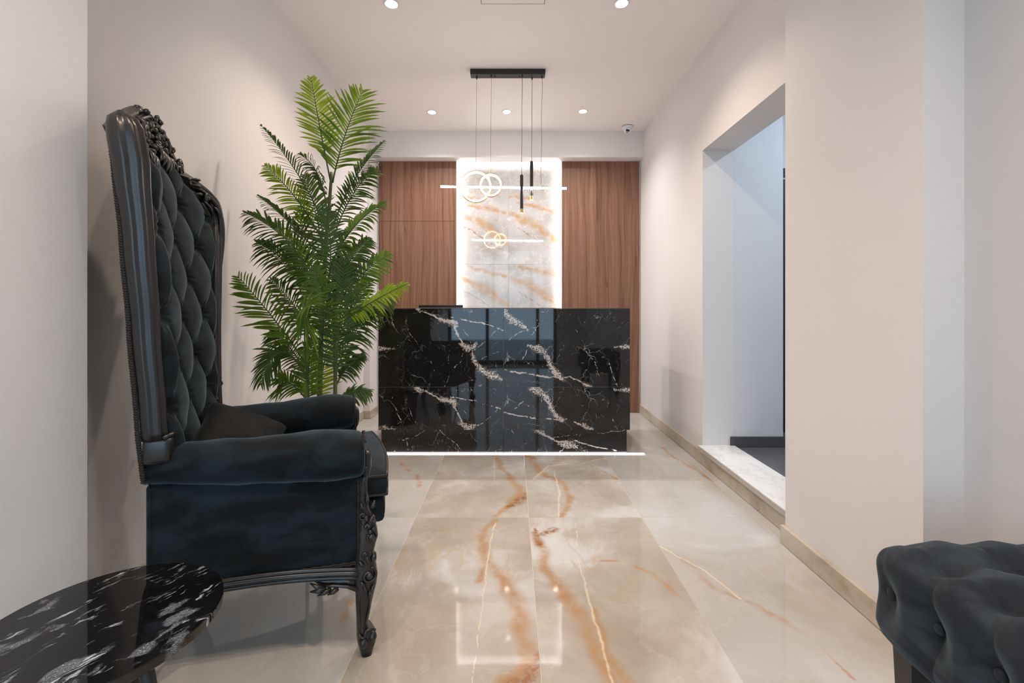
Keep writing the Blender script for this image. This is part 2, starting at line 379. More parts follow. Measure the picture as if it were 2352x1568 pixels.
# bulkhead and back wall
wall('wall_back', [((-1.75, 4.83, 0), (1.75, 5.0, CZ))], M_WALL, 'back wall behind the wood and stone cladding')
wall('wall_bulkhead', [((XL1, YB, 2.652), (XR, 4.757, CZ))], M_WALL, 'beige bulkhead beam above the wood cladding')
# ceiling
bm = N(); box(bm, (-1.75, YF, CZ), (1.75, 5.0, CZ + 0.1))
ceil = tag(obj('ceiling', bm, M_CEIL), 'warm white ceiling with recessed spotlights', 'ceiling', kind='structure')
# baseboards
def skirt(name, a, b, label): return tag(obj(name, box(N(), a, b, 0.0012, 1), M_SKIRT), label, 'baseboard', kind='structure')
skirt('baseboard_left', (XL0 + 0.0005, 1.30, 0.002), (XL0 + 0.013, 4.4655, 0.083), 'beige stone skirting along the left wall')
skirt('baseboard_left_return', (XL0 + 0.0005, 4.466, 0.002), (XL1 + 0.012, 4.4775, 0.083), 'short beige skirting on the left wall return')
skirt('baseboard_left_end', (XL1 + 0.0005, 4.4785, 0.002), (XL1 + 0.012, 4.725, 0.083), 'beige stone skirting beside the desk at left')
skirt('baseboard_right', (XR - 0.012, Y0D + 0.001, 0.002), (XR - 0.0005, 4.725, 0.092), 'beige stone skirting under the right wall and sill')
skirt('baseboard_right_pier', (XPR - 0.018, 1.39, 0.002), (XPR - 0.0005, Y0D + 0.012, 0.086), 'beige stone skirting along the right pier')
skirt('baseboard_near', (XRN - 0.014, YF, 0.002), (XRN - 0.0005, 1.389, 0.086), 'beige stone skirting behind the tufted stool')
skirt('baseboard_pier', (XP + 0.0005, YF, 0.002), (XP + 0.013, 1.31, 0.083), 'beige stone skirting on the left pier')
# storefront behind the camera
win = empty('window_1', (0, YF, 0), 0, 'glazed shopfront behind the viewer', 'window', kind='structure')
def gl():
    t = NT('shop_glass'); tr = t.new('ShaderNodeBsdfTransparent'); gs = t.new('ShaderNodeBsdfGlossy'); gs.inputs['Roughness'].default_value = 0.02
    tr.inputs[0].default_value = (0.93, 0.96, 0.97, 1); ms = t.new('ShaderNodeMixShader'); ms.inputs[0].default_value = 0.06
    t.link(tr.outputs[0], ms.inputs[1]); t.link(gs.outputs[0], ms.inputs[2]); t.link(ms.outputs[0], t.out.inputs[0]); return t.m
M_GLASS = gl()
bm = N()
for x0, x1, z0, z1 in ((XP, 0.86, 2.55, 2.62), (XP, 0.86, 0, 0.08), (XP, XP + 0.06, 0.08, 2.55), (0.86 - 0.06, 0.86, 0.08, 2.55), (-0.52, -0.46, 0.08, 2.55), (0.46, 0.52, 0.08, 2.55), (-0.46, 0.46, 2.08, 2.14)):
    box(bm, (x0, -0.03, z0), (x1, 0.03, z1))
obj('frame', bm, M_DGREY, win)
for x0, x1, z0, z1 in ((XP + 0.06, -0.52, 0.08, 2.55), (-0.46, 0.46, 0.08, 2.08), (-0.46, 0.46, 2.14, 2.55), (0.52, 0.86 - 0.06, 0.08, 2.55)):
    obj('pane', box(N(), (x0, -0.004, z0), (x1, 0.004, z1)), M_GLASS, win)
XWE = 0.86  # glazing ends here; unseen wall beyond added to keep daylight off the right
wall('wall_front', [((-1.75, YF - 0.08, 2.62), (1.75, YF + 0.05, CZ)), ((XWE, YF - 0.08, 0), (1.75, YF + 0.05, 2.62))], M_PIER, 'wall strip above the shopfront behind the viewer, plus a solid section added to darken the right side')
tag(obj('pavement', box(N(), (-6, -9, -0.12), (6, YF - 0.03, -0.02)), plain('pavement_stone', (0.30, 0.30, 0.30), 0.8)), 'grey pavement outside the shopfront', 'pavement', kind='structure')
# ------------------------------------------------------------------ floor of onyx tiles
floor = tag(obj('floor', box(N(), (-1.75, YF, -0.1), (1.575, 5.0, -0.0009)), M_GROUT), 'polished cream onyx tile floor with rust veins', 'floor', kind='structure')
def fp(*pts): return [(*fl(u, v), wd) for u, v, wd in pts]
FM = {}
FM[(0, 0)] = onyx_floor('onyx_tile_a', True,       # left of the centre joint, near row
    rust=[fp((1135, 1195, .03), (1105, 1240, .035), (1118, 1290, .045), (1160, 1335, .055), (1195, 1400, .06), (1205, 1470, .05), (1215, 1530, .05), (1160, 1566, .06)), fp((1102, 1330, .03), (1110, 1270, .03))],
    core=[fp((1235, 1500, .02), (1225, 1545, .05), (1170, 1580, .06))],
    white=[fp((1140, 1195, .006), (1125, 1245, .006), (1118, 1310, .007), (1108, 1380, .006), (1100, 1450, .004), (1085, 1568, .004))], off=(3.1, 1.7, 0))
FM[(1, 0)] = onyx_floor('onyx_tile_b', True,
    rust=[fp((1228, 1225, .03), (1245, 1260, .045), (1258, 1310, .045), (1290, 1360, .05), (1335, 1420, .05), (1365, 1480, .045), (1400, 1560, .05)), fp((1360, 1400, .02), (1395, 1500, .03), (1440, 1568, .05))],
    core=[fp((1222, 1225, .03), (1250, 1225, .04), (1278, 1215, .03)), fp((1228, 1215, .02), (1238, 1250, .04))],
    white=[fp((1322, 1200, .004), (1330, 1290, .005), (1350, 1370, .008), (1375, 1450, .009), (1395, 1530, .007), (1405, 1568, .006))], thin=[fp((1380, 1285, .015), (1440, 1290, .012), (1500, 1320, .02), (1560, 1370, .02))], off=(8.3, 4.4, 0))
FM[(0, 1)] = onyx_floor('onyx_tile_c', True,
    rust=[fp((1130, 1040, .03), (1148, 1070, .04), (1175, 1100, .04), (1195, 1125, .06)), fp((1195, 1120, .05), (1190, 1145, .05), (1150, 1175, .03), (1135, 1186, .03))],
    core=[fp((1208, 1135, .05), (1190, 1150, .06), (1165, 1165, .03))],
    white=[fp((1135, 1050, .006), (1135, 1100, .006))], off=(1.2, 9.1, 0))
FM[(1, 1)] = onyx_floor('onyx_tile_d', True,
    rust=[fp((1210, 1042, .05), (1222, 1062, .05), (1250, 1090, .05), (1290, 1105, .04), (1310, 1140, .04), (1300, 1170, .04), (1284, 1188, .03))],
    core=[fp((1206, 1045, .04), (1225, 1052, .05))],
    white=[fp((1272, 1080, .006), (1285, 1130, .012), (1282, 1188, .006)), fp((1225, 1100, .01), (1260, 1070, .012), (1330, 1060, .008))], thin=[fp((1350, 1065, .01), (1420, 1100, .02))], off=(5.2, 2.3, 0))
FM[(2, 0)] = onyx_floor('onyx_tile_e', False, thin=[fp((1570, 1287, .02), (1605, 1315, .03), (1640, 1350, .03), (1700, 1380, .008), (1740, 1395, .03), (1800, 1425, .04), (1870, 1470, .006), (1960, 1560, .01))], white=[fp((1420, 1195, .008), (1560, 1280, .006), (1620, 1310, .008), (1700, 1375, .008))], off=(2.2, 6.6, 0))
FM[(2, 1)] = onyx_floor('onyx_tile_f', False, thin=[fp((1475, 1012, .03), (1515, 1022, .03), (1545, 1048, .02), (1600, 1080, .03), (1640, 1105, .025)), fp((1500, 1018, .05), (1525, 1030, .03))], off=(7.7, 1.1, 0))
FM[(-1, 0)] = onyx_floor('onyx_tile_g', False, thin=[fp((800, 1385, .03), (795, 1410, .03), (790, 1450, .012))], off=(4.1, 0.7, 0))
FM[(-1, 1)] = onyx_floor('onyx_tile_h', False, thin=[fp((922, 1065, .03), (940, 1080, .03)), fp((957, 1090, .02), (963, 1115, .03))], off=(6.4, 3.3, 0))
MW = onyx_floor('onyx_tile_plain', True, off=(11.0, 5.0, 0)); MP = onyx_floor('onyx_tile_pale', False, off=(12.0, 8.0, 0))
X0T, Y0T = 0.0866, 2.378
for i in range(-3, 4):
    for j in range(-4, 4):
        x0, x1 = X0T + 0.6 * (i - 1), X0T + 0.6 * i; y1 = Y0T + 1.2 * j; y0 = y1 - 1.2
        x0, x1 = max(x0, -1.75), min(x1, 1.575); y0, y1 = max(y0, YF), min(y1, 4.83)
        if x1 - x0 < 0.02 or y1 - y0 < 0.02: continue
        m = FM.get((i, j), MW if i in (0, 1) else MP)
        obj('floor_tile', box(N(), (x0 + .0009, y0 + .0009, -0.012), (x1 - .0009, y1 - .0009, 0.0), 0.0006, 1), m, floor)
# ------------------------------------------------------------------ back wall cladding
YW, YT = 4.73, 4.80
xw0, xw1 = (1048 - U0) * YW / F, (1290.5 - U0) * YW / F
zsp = at(0, 508, YW).z
clad = empty('wall_back_cladding', (0, YW, 0), 0, 'walnut wood panels and backlit onyx slabs behind the desk', 'wall', kind='structure')
def panel(a, b, m, nm='wood_panel'): return obj(nm, box(N(), (a[0], a[1] - YW, a[2]), (b[0], b[1] - YW, b[2]), 0.001, 1), m, clad)
panel((XL1 + 0.014, YW, zsp + .0015), (xw0, YW + .025, 2.651), M_WOOD)
panel((XL1 + 0.014, YW, 0.003), (xw0, YW + .025, zsp - .0015), M_WOOD)
panel((xw1, YW, 0.003), (XR - 0.014, YW + .025, 2.651), M_WOOD)
def wp(*pts): return [(at(u, v, YT).x, at(u, v, YT).z, wd) for u, v, wd in pts]
ru = lambda dx, dy: [wp((1050 + dx, 490 + dy, .03), (1085 + dx, 505 + dy, .07), (1110 + dx, 515 + dy, .09), (1140 + dx, 540 + dy, .07), (1165 + dx, 556 + dy, .05)), wp((1075 + dx, 468 + dy, .03), (1120 + dx, 478 + dy, .05), (1160 + dx, 486 + dy, .04)), wp((1045 + dx, 452 + dy, .02), (1100 + dx, 455 + dy, .03))]
rt = lambda dx, dy: [wp((1060 + dx, 517 + dy, .006), (1085 + dx, 530 + dy, .014), (1110 + dx, 548 + dy, .012), (1150 + dx, 572 + dy, .006))]
xj, zj = at(1168, 0, YT).x, at(0, 607, YT).z
xs = [xj - 0.6, xj, xj + 0.6]; zs = [zj - 1.2, zj, 2.9]
for ci, dx in ((0, 0), (1, 118)):
    for ri, dy in ((1, 0), (0, 146)):
        mt = onyx_wall('onyx_slab_%d%d' % (ci, ri), ru(dx, dy), rt(dx, dy), (3.1 * 0, 0.17 * ci + .66 * ri, 0))
        panel((xs[ci] + .0008, YT, zs[ri] + .0008), (xs[ci + 1] - .0008, YT + .012, zs[ri + 1] - .0008), mt, 'onyx_slab')
panel((xs[0], YT, 0.003), (xs[2], YT + .012, zs[0] - .001), onyx_wall('onyx_slab_low', ru(0, 300), rt(0, 300), (.4, .9, 0)), 'onyx_slab')
panel((xs[0], YT + .0125, 0.002), (xs[2], YT + .028, 2.9), M_GROUT, 'backing_board')
# LED strips tucked behind the wood edges and the beam
for x0, x1, z0, z1, y0, y1 in ((xw0 - .012, xw0 - .004, 0.02, 2.64, YW + .032, YW + .046), (xw1 + .004, xw1 + .012, 0.02, 2.64, YW + .032, YW + .046)):
    panel((x0, y0, z0), (x1, y1, z1), M_LEDW, 'light_strip')
panel((xw0, 4.7585, 2.658), (xw1, 4.7705, 2.670), M_LEDT, 'light_strip')
# ------------------------------------------------------------------ ceiling fittings
def downlight(col, x, y, lab, cz=CZ):
    d = empty('downlight', (x, y, cz), 0, lab, 'ceiling light', 'recessed ceiling spotlights')
    bm = N(); lathe(bm, [(0.046, -0.0005), (0.046, -0.004), (0.040, -0.006), (0.034, -0.004), (0.034, -0.0008), (0.046, -0.0005)], 28); obj('trim', bm, M_WHITE, d, True)
    bm = N(); lathe(bm, [(0.0, -0.0008), (0.033, -0.0008), (0.033, -0.003), (0.0, -0.0036)], 24); obj('lens', bm, M_LENS, d)
    l = lamp('downlight_lamp', 'SPOT', (x, y, cz - 0.012), SPOT_W, col, spot_size=math.radians(133), spot_blend=0.8, shadow_soft_size=0.03)
    l.parent = d; l.location = (0, 0, -0.012)
DL = [((899, 8), 'bright recessed spotlight at the upper left of the ceiling'), ((1428, 7), 'bright recessed spotlight at the upper right of the ceiling'),
      ((992, 257), 'left of three small spotlights before the bulkhead'), ((1164, 256), 'middle of three small spotlights before the bulkhead'), ((1339, 255), 'right of three small spotlights before the bulkhead')]
for i, ((u, v), lab) in enumerate(DL):
    y = F * (CZ - H) / (V0 - v); downlight(SPOT_COOL if v > 100 else SPOT_WARM, (u - U0) * y / F, y, lab)
for x, lab in ((-0.8, 'left'), (-0.08, 'middle'), (0.62, 'right')): downlight(SPOT_WARM, x, 0.35, lab + ' spotlight of the ceiling row above the viewer')
# access panel
ya = F * (CZ - H) / (V0 - 9); xa0, xa1 = (1105 - U0) * ya / F, (1251 - U0) * ya / F
bm = N(); z = CZ - 0.0012
for a, b in (((xa0, ya - .38), (xa1, ya - .377)), ((xa0, ya - .003), (xa1, ya)), ((xa0, ya - .38), (xa0 + .003, ya)), ((xa1 - .003, ya - .38), (xa1, ya))): box(bm, (a[0], a[1], z), (b[0], b[1], CZ))
ap = empty('access_hatch', (0, 0, 0), 0, 'flush square ceiling hatch with a thin dark outline', 'hatch'); obj('gap_outline', bm, M_DGREY, ap)
obj('hatch_cover', box(N(), (xa0 + .003, ya - .377, CZ - .001), (xa1 - .003, ya - .003, CZ)), M_CEIL, ap)
# security camera
yc = F * (CZ - H) / (V0 - 290); xc = (1441 - U0) * yc / F
sc = empty('security_camera', (xc, yc, CZ), 0, 'small white turret security camera on the ceiling corner', 'camera')
obj('base', lathe(N(), [(0, 0), (.048, 0), (.050, -.004), (.048, -.022), (.040, -.034), (0, -.034)], 28), M_WHITE, sc, True)
obj('gasket', lathe(N(), [(.0, 0), (.052, 0), (.052, -.003), (.0, -.003)], 28), M_BLACK, sc)
ball = obj('eyeball', blob(N(), (-.004, -.012, -.042), .036, seg=20, rings=14), M_WHITE, sc, True)
fr = Matrix.Rotation(math.radians(18), 3, 'Y') @ Matrix.Rotation(math.radians(28), 3, 'X')
bm = N(); box(bm, (-.017, -.0375, -.006), (.017, -.031, .014), .002)
for v in bm.verts: v.co = fr @ v.co + Vector((-.004, -.012, -.046))
obj('lens_window', bm, M_BLACK, ball)
bm = N(); box(bm, (-.009, -.0362, -.019), (.009, -.031, -.012), .001)
for v in bm.verts: v.co = fr @ v.co + Vector((-.004, -.012, -.046))
obj('sensor', bm, M_BLACK, ball)
# ------------------------------------------------------------------ pendant light
YPd = 3.435
pd = empty('pendant_light', (0, YPd, 0), 0, 'modern pendant light of two glowing rings, a glowing bar and two black rods', 'pendant lamp')
def pl(u, v, dy=0.0): p = at(u, v, YPd + dy); return Vector((p.x, dy, p.z))
ca, cb = pl(1081, 165), pl(1252, 165)
bm = N(); box(bm, (ca.x, -.032, CZ - .042), (cb.x, .032, CZ - .001), .002); cano = obj('canopy', bm, M_BLACK, pd)
zc = CZ - .042
def wire(u0, u1, v1, dy, r=.0012, m=M_BLACK, wob=0):
    a = pl(u0, 175, dy); a.z = zc; b = pl(u1, v1, dy)
    pts = [a + (b - a) * (k / 10) + Vector((math.sin(k * 1.3) * wob, 0, 0)) for k in range(11)]
    obj('wire', tube(N(), pts, r, 6), m, pd); g = N(); lathe(g, [(0, 0), (.005, 0), (.005, -.012), (.002, -.02), (0, -.02)], 10, a); obj('cord_grip', g, M_BLACK, pd, True)
wire(1095, 1093, 394, .012, .0009, M_DGREY); wire(1128.5, 1127, 400, -.018, .0009, M_DGREY)
wire(1199.5, 1198, 400, -.02, .0016, wob=.0012); wire(1222, 1221, 369, .02, .0016, wob=.0008); wire(1245, 1242.5, 426, 0, .0012, wob=.003)
for u in (1137, 1194):
    a = pl(u, 175); a.z = zc; obj('screw_cap', lathe(N(), [(0, 0), (.0035, 0), (.0035, -.010), (0, -.010)], 10, a), M_BLACK, pd)
def ring(u, v, r, dy):
    c = pl(u, v, dy); n = 56; fb, lb = N(), N()
    prof_f = [(r - .0008, -.0105), (r + .0045, -.0105), (r + .0045, .0105), (r - .0008, .0105)]
    prof_l = [(r - .0010, -.0085), (r - .0010, .0085), (r - .0125, .0085), (r - .0125, -.0085)]
    for bmm, prof in ((fb, prof_f), (lb, prof_l)):
        R = [[bmm.verts.new(c + Vector((math.cos(a) * rr, yy, math.sin(a) * rr))) for rr, yy in prof] for a in [2 * PI * i / n for i in range(n)]]
        for i in range(n): ring_faces(bmm, R[i], R[(i + 1) % n])
    ro = obj('ring', fb, M_GOLD, pd, True, autos=.5); obj('ring_diffuser', lb, M_PEND, ro, True, autos=.5)
ring(1093.5, 429, 35.4 * YPd / F, .012); ring(1127, 425.5, 25.6 * YPd / F, -.018)
a, b = pl(1012, 427.8), pl(1301, 432)
bm = N(); d = (b - a); 
loft(bm, [[p + Vector((0, yy, zz)) for yy, zz in ((-.006, .006), (.006, .006), (.006, .0035), (-.006, .0035))] for p in (a, b)]); br = obj('bar', bm, M_BLACK, pd)
bm = N(); loft(bm, [[p + Vector((0, yy, zz)) for yy, zz in ((-.0075, .0034), (.0075, .0034), (.0085, -.004), (.004, -.009), (-.004, -.009), (-.0085, -.004))] for p in (a, b)]); obj('bar_diffuser', bm, M_BAR, br)
for u, v0, v1, dy in ((1198.2, 400, 490, -.02), (1221, 369, 460, .02)):
    t0, t1 = pl(u, v0, dy), pl(u, v1, dy); L = t0.z - t1.z
    ro = obj('rod', lathe(N(), [(0, 0), (.004, 0), (.004, -.006), (.0125, -.008), (.0125, -L + .034), (0, -L + .034)], 20, t0), M_BLACK, pd, True, autos=.6)
    obj('rod_tip', lathe(N(), [(0, -L + .0342), (.0128, -L + .0342), (.0128, -L + .004), (.0105, -L + .004), (.0105, -L + .010), (0, -L + .010)], 20, t0), M_GOLD, ro, True, autos=.6)
    obj('rod_lens', lathe(N(), [(0, -L + .0098), (.0098, -L + .0098), (.0098, -L + .002), (0, -L + .001)], 16, t0), M_TIP, ro)
# ------------------------------------------------------------------ reception counter
YC, YK = 3.372, 3.418
rc = empty('reception_counter', (-.085, YC, 0), 0, 'black marble reception counter with white veins', 'counter')
def cpx(u, v): p = at(u, v, YC); return p.x, p.z
def cp(ou, ov, *pts): return [(*cpx(u + ou, v + ov), wd) for u, v, wd in pts]
LM = lambda ov: dict(
    major=[cp(0, ov, (957, 708, .016), (985, 720, .013), (1010, 733, .018), (1042, 738, .03)), cp(0, ov, (1035, 727, .006), (1060, 733, .012), (1100, 741, .012), (1130, 750, .012), (1155, 757, .009)), cp(0, ov, (1045, 752, .012), (1055, 775, .016), (1066, 797, .012))],
    stars=[cp(0, ov, (1010, 733, .03), (1045, 742, .06), (1042, 752, .03)), cp(0, ov, (1055, 790, .03), (1078, 800, .085), (1092, 792, .03)), cp(0, ov, (869, 800, .03), (885, 801, .03), (908, 803, .006)), cp(0, ov, (955, 708, .04), (965, 716, .03))],
    lines=[cp(0, ov, (893, 708, .004), (905, 745, .006), (921, 787, .007)), cp(0, ov, (930, 735, .003), (945, 770, .005), (960, 790, .003)), cp(0, ov, (1065, 757, .004), (1078, 775, .006), (1083, 790, .004), (1090, 800, .005)), cp(0, ov, (1092, 800, .006), (1115, 785, .006), (1150, 750, .004)), cp(0, ov, (921, 787, .003), (900, 800, .003), (872, 818, .003)), cp(0, ov, (1020, 712, .003), (1080, 718, .005), (1120, 710, .003))])
L1 = LM(0)
L1['stars'] += [cp(0, 0, (1085, 815, .04), (1093, 835, .05), (1105, 850, .06), (1130, 862, .07), (1150, 872, .04))]
L1['lines'] += [cp(0, 0, (1065, 805, .006), (1060, 830, .008), (1035, 850, .006), (1020, 888, .004)), cp(0, 0, (973, 800, .004), (990, 830, .006), (1000, 852, .004)), cp(0, 0, (1090, 830, .004), (1120, 815, .005), (1155, 805, .004)), cp(0, 0, (1040, 730, .003), (1035, 790, .003), (1028, 850, .004))]
RM = lambda ov: dict(
    major=[cp(0, ov, (1157, 848, .010), (1190, 857, .014), (1225, 861, .012), (1270, 866, .013), (1292, 871, .012)), cp(0, ov, (1290, 868, .012), (1310, 865, .012), (1335, 878, .013), (1357, 890, .014)), cp(0, ov, (1250, 818, .012), (1262, 832, .018), (1273, 850, .018), (1280, 862, .02))],
    stars=[cp(0, ov, (1215, 795, .03), (1236, 800, .075), (1250, 808, .05), (1262, 832, .04), (1275, 856, .06), (1292, 868, .05)), cp(0, ov, (1410, 796, .012), (1430, 797, .04), (1445, 798, .04)), cp(0, ov, (1340, 880, .03), (1358, 888, .04))],
    lines=[cp(0, ov, (1215, 805, .008), (1200, 825, .009), (1180, 846, .006)), cp(0, ov, (1235, 806, .005), (1244, 820, .008), (1252, 810, .005)), cp(0, ov, (1244, 820, .003), (1248, 845, .004)), cp(0, ov, (1392, 812, .005), (1402, 845, .007), (1415, 885, .007)), cp(0, ov, (1392, 812, .004), (1415, 800, .003)), cp(0, ov, (1340, 796, .004), (1365, 830, .005), (1380, 875, .004)), cp(0, ov, (1315, 750, .004), (1340, 788, .004))])
R1 = RM(0)
R1['stars'] += [cp(0, 0, (1157, 712, .04), (1175, 735, .06), (1195, 745, .05), (1210, 758, .03))]
R1['lines'] += [cp(0, 0, (1170, 780, .006), (1195, 765, .007), (1215, 757, .005), (1235, 750, .006)), cp(0, 0, (1228, 712, .004), (1237, 745, .006), (1218, 770, .005)), cp(0, 0, (1290, 710, .003), (1345, 740, .004)), cp(0, 0, (1235, 715, .006), (1285, 712, .005))]
MM = {'tl': black_marble('marble_tl', off=(0, 0, 0), **L1), 'bl': black_marble('marble_bl', off=(0, .595, 0), **LM(182)),
      'tr': black_marble('marble_tr', off=(2, 1, 0), **R1), 'br': black_marble('marble_br', off=(2, 1.32, 0), **RM(97)),
      'kl': black_marble('marble_kl', off=(4, 3, 0), fine=1.25, lines=[cp(0, 0, (905, 1018, .004), (945, 1008, .007), (985, 985, .004)), cp(0, 0, (930, 988, .004), (933, 1038, .006)), cp(0, 0, (1005, 990, .004), (1045, 1020, .006), (1060, 1038, .004))]),
      'kr': black_marble('marble_kr', off=(5, 5, 0), major=[cp(0, 0, (1228, 985, .03), (1255, 1005, .018), (1285, 1020, .012), (1325, 1018, .012), (1370, 1030, .011), (1420, 1040, .010))], stars=[cp(0, 0, (1285, 1022, .03), (1312, 1024, .075), (1325, 1030, .04)), cp(0, 0, (1228, 990, .05), (1250, 1000, .04))], lines=[cp(0, 0, (1175, 988, .006), (1188, 1038, .007)), cp(0, 0, (1268, 1008, .004), (1330, 1003, .005), (1380, 1000, .005), (1438, 990, .006))]),
      'top': black_marble('marble_top', plane='xy')}
cx0, cx1, cxm = cpx(869, 0)[0], cpx(1447, 0)[0], cpx(1156.5, 0)[0]
ztop, zrow, zbot = cpx(0, 708.5)[1], cpx(0, 888.5)[1], cpx(0, 987)[1]
ox, oy = -.085, YC
def cb_(nm, a, b, m, bev=.0008): return obj(nm, box(N(), (a[0] - ox, a[1] - oy, a[2]), (b[0] - ox, b[1] - oy, b[2]), bev, 1), m, rc)
g = .0010
cb_('marble_panel', (cx0, YC, zrow + g), (cxm - g, YC + .012, ztop), MM['tl']); cb_('marble_panel', (cxm + g, YC, zrow + g), (cx1, YC + .012, ztop), MM['tr'])
cb_('marble_panel', (cx0, YC, zbot), (cxm - g, YC + .012, zrow - g), MM['bl']); cb_('marble_panel', (cxm + g, YC, zbot), (cx1, YC + .012, zrow - g), MM['br'])
kx0, kx1 = at(876, 0, YK).x, at(1439.5, 0, YK).x
cb_('plinth_panel', (kx0, YK, .004), (cxm - g, YK + .012, zbot - .002), MM['kl']); cb_('plinth_panel', (cxm + g, YK, .004), (kx1, YK + .012, zbot - .002), MM['kr'])
cb_('joint_filler', (cx0 + .004, YC + .004, zbot + .004), (cx1 - .004, YC + .0125, ztop - .004), plain('joint_trim', (0.45, 0.40, 0.36), 0.5))
cb_('carcass', (cx0 + .002, YC + .0128, zbot), (cx1 - .002, YC + .10, ztop - .001), M_COREWOOD)
cb_('top_slab', (cx0, YC, ztop + .0006), (cx1, YC + .36, ztop + .0056), M_COREWOOD)
cb_('side_panel', (cx0, YC + .101, .004), (cx0 + .02, YC + .72, ztop), M_COREWOOD); cb_('side_panel', (cx1 - .02, YC + .101, .004), (cx1, YC + .72, ztop), M_COREWOOD)
cb_('plinth', (kx0 + .004, YK + .0125, .004), (kx1 - .004, YK + .06, zbot - .001), M_COREWOOD)
cb_('worktop', (cx0 + .021, YC + .101, .72), (cx1 - .021, YC + .72, .745), M_COREWOOD)
tag(obj('floor_light_strip', box(N(), (-1.15, YK - .020, .0005), (1.0, YK - .008, .0065), .001, 1), M_LEDF), 'thin glowing light strip on the floor along the counter plinth', 'light strip')
# monitor whose top edge peeks above the counter
mo = empty('monitor', (-.60, 3.86, .745), 0, 'dark flat monitor edge peeking above the left of the counter', 'monitor')
yM = 3.86; zt = at(0, 700, yM).z - .745; m0, m1 = at(962, 0, yM).x + .60, at(1063, 0, yM).x + .60
obj('screen_housing', box(N(), (m0, -.012, .10), (m1, .012, zt), .003), M_BLACK, mo)
obj('stand', box(N(), ((m0 + m1) / 2 - .02, .0125, .012), ((m0 + m1) / 2 + .02, .03, zt * .6), .002), M_BLACK, mo)
obj('foot', box(N(), ((m0 + m1) / 2 - .09, -.06, .001), ((m0 + m1) / 2 + .09, .08, .012), .003), M_BLACK, mo)
# ------------------------------------------------------------------ lift in the corridor
lf = empty('lift_door', (2.5, 3.60, .122), 0, 'sliver of a brushed steel lift door down the corridor', 'lift')
obj('door_leaf', box(N(), (-.30, -.03, .004), (.30, .0, 1.88)), M_STEEL, lf); obj('frame', box(N(), (-.38, -.045, .002), (-.305, .018, 2.0), .002), M_DGREY, lf)
obj('frame', box(N(), (.305, -.045, .002), (.38, .018, 2.0), .002), M_DGREY, lf)
hd = obj('header', box(N(), (-.38, -.05, 2.001), (.38, .018, 2.13), .002), M_STEEL, lf); obj('display', box(N(), (-.375, -.056, 2.02), (.1, -.051, 2.09)), M_BLACK, hd)
lp = empty('corridor_lamp', (2.62, 2.35, CZ), 0, 'flat square ceiling lamp of the corridor', 'ceiling light')
obj('housing', box(N(), (-.15, -.15, -.03), (.15, .15, -.0005), .004), M_WHITE, lp); obj('diffuser', box(N(), (-.14, -.14, -.034), (.14, .14, -.0302)), emis('corridor_diffuser', (.80, .90, 1.0), 10.0), lp)
l = lamp('corridor_lamp_light', 'AREA', (0, 0, 0), CORR_W, (.72, .86, 1.0), size=.26); l.parent = lp; l.location = (0, 0, -.036)
# ================================================================== armchair
TH = math.radians(22); W = 0.72
ch = empty('armchair', (-.464, 1.427, 0), TH, 'tall black velvet throne armchair with tufted back and carved black frame', 'armchair')
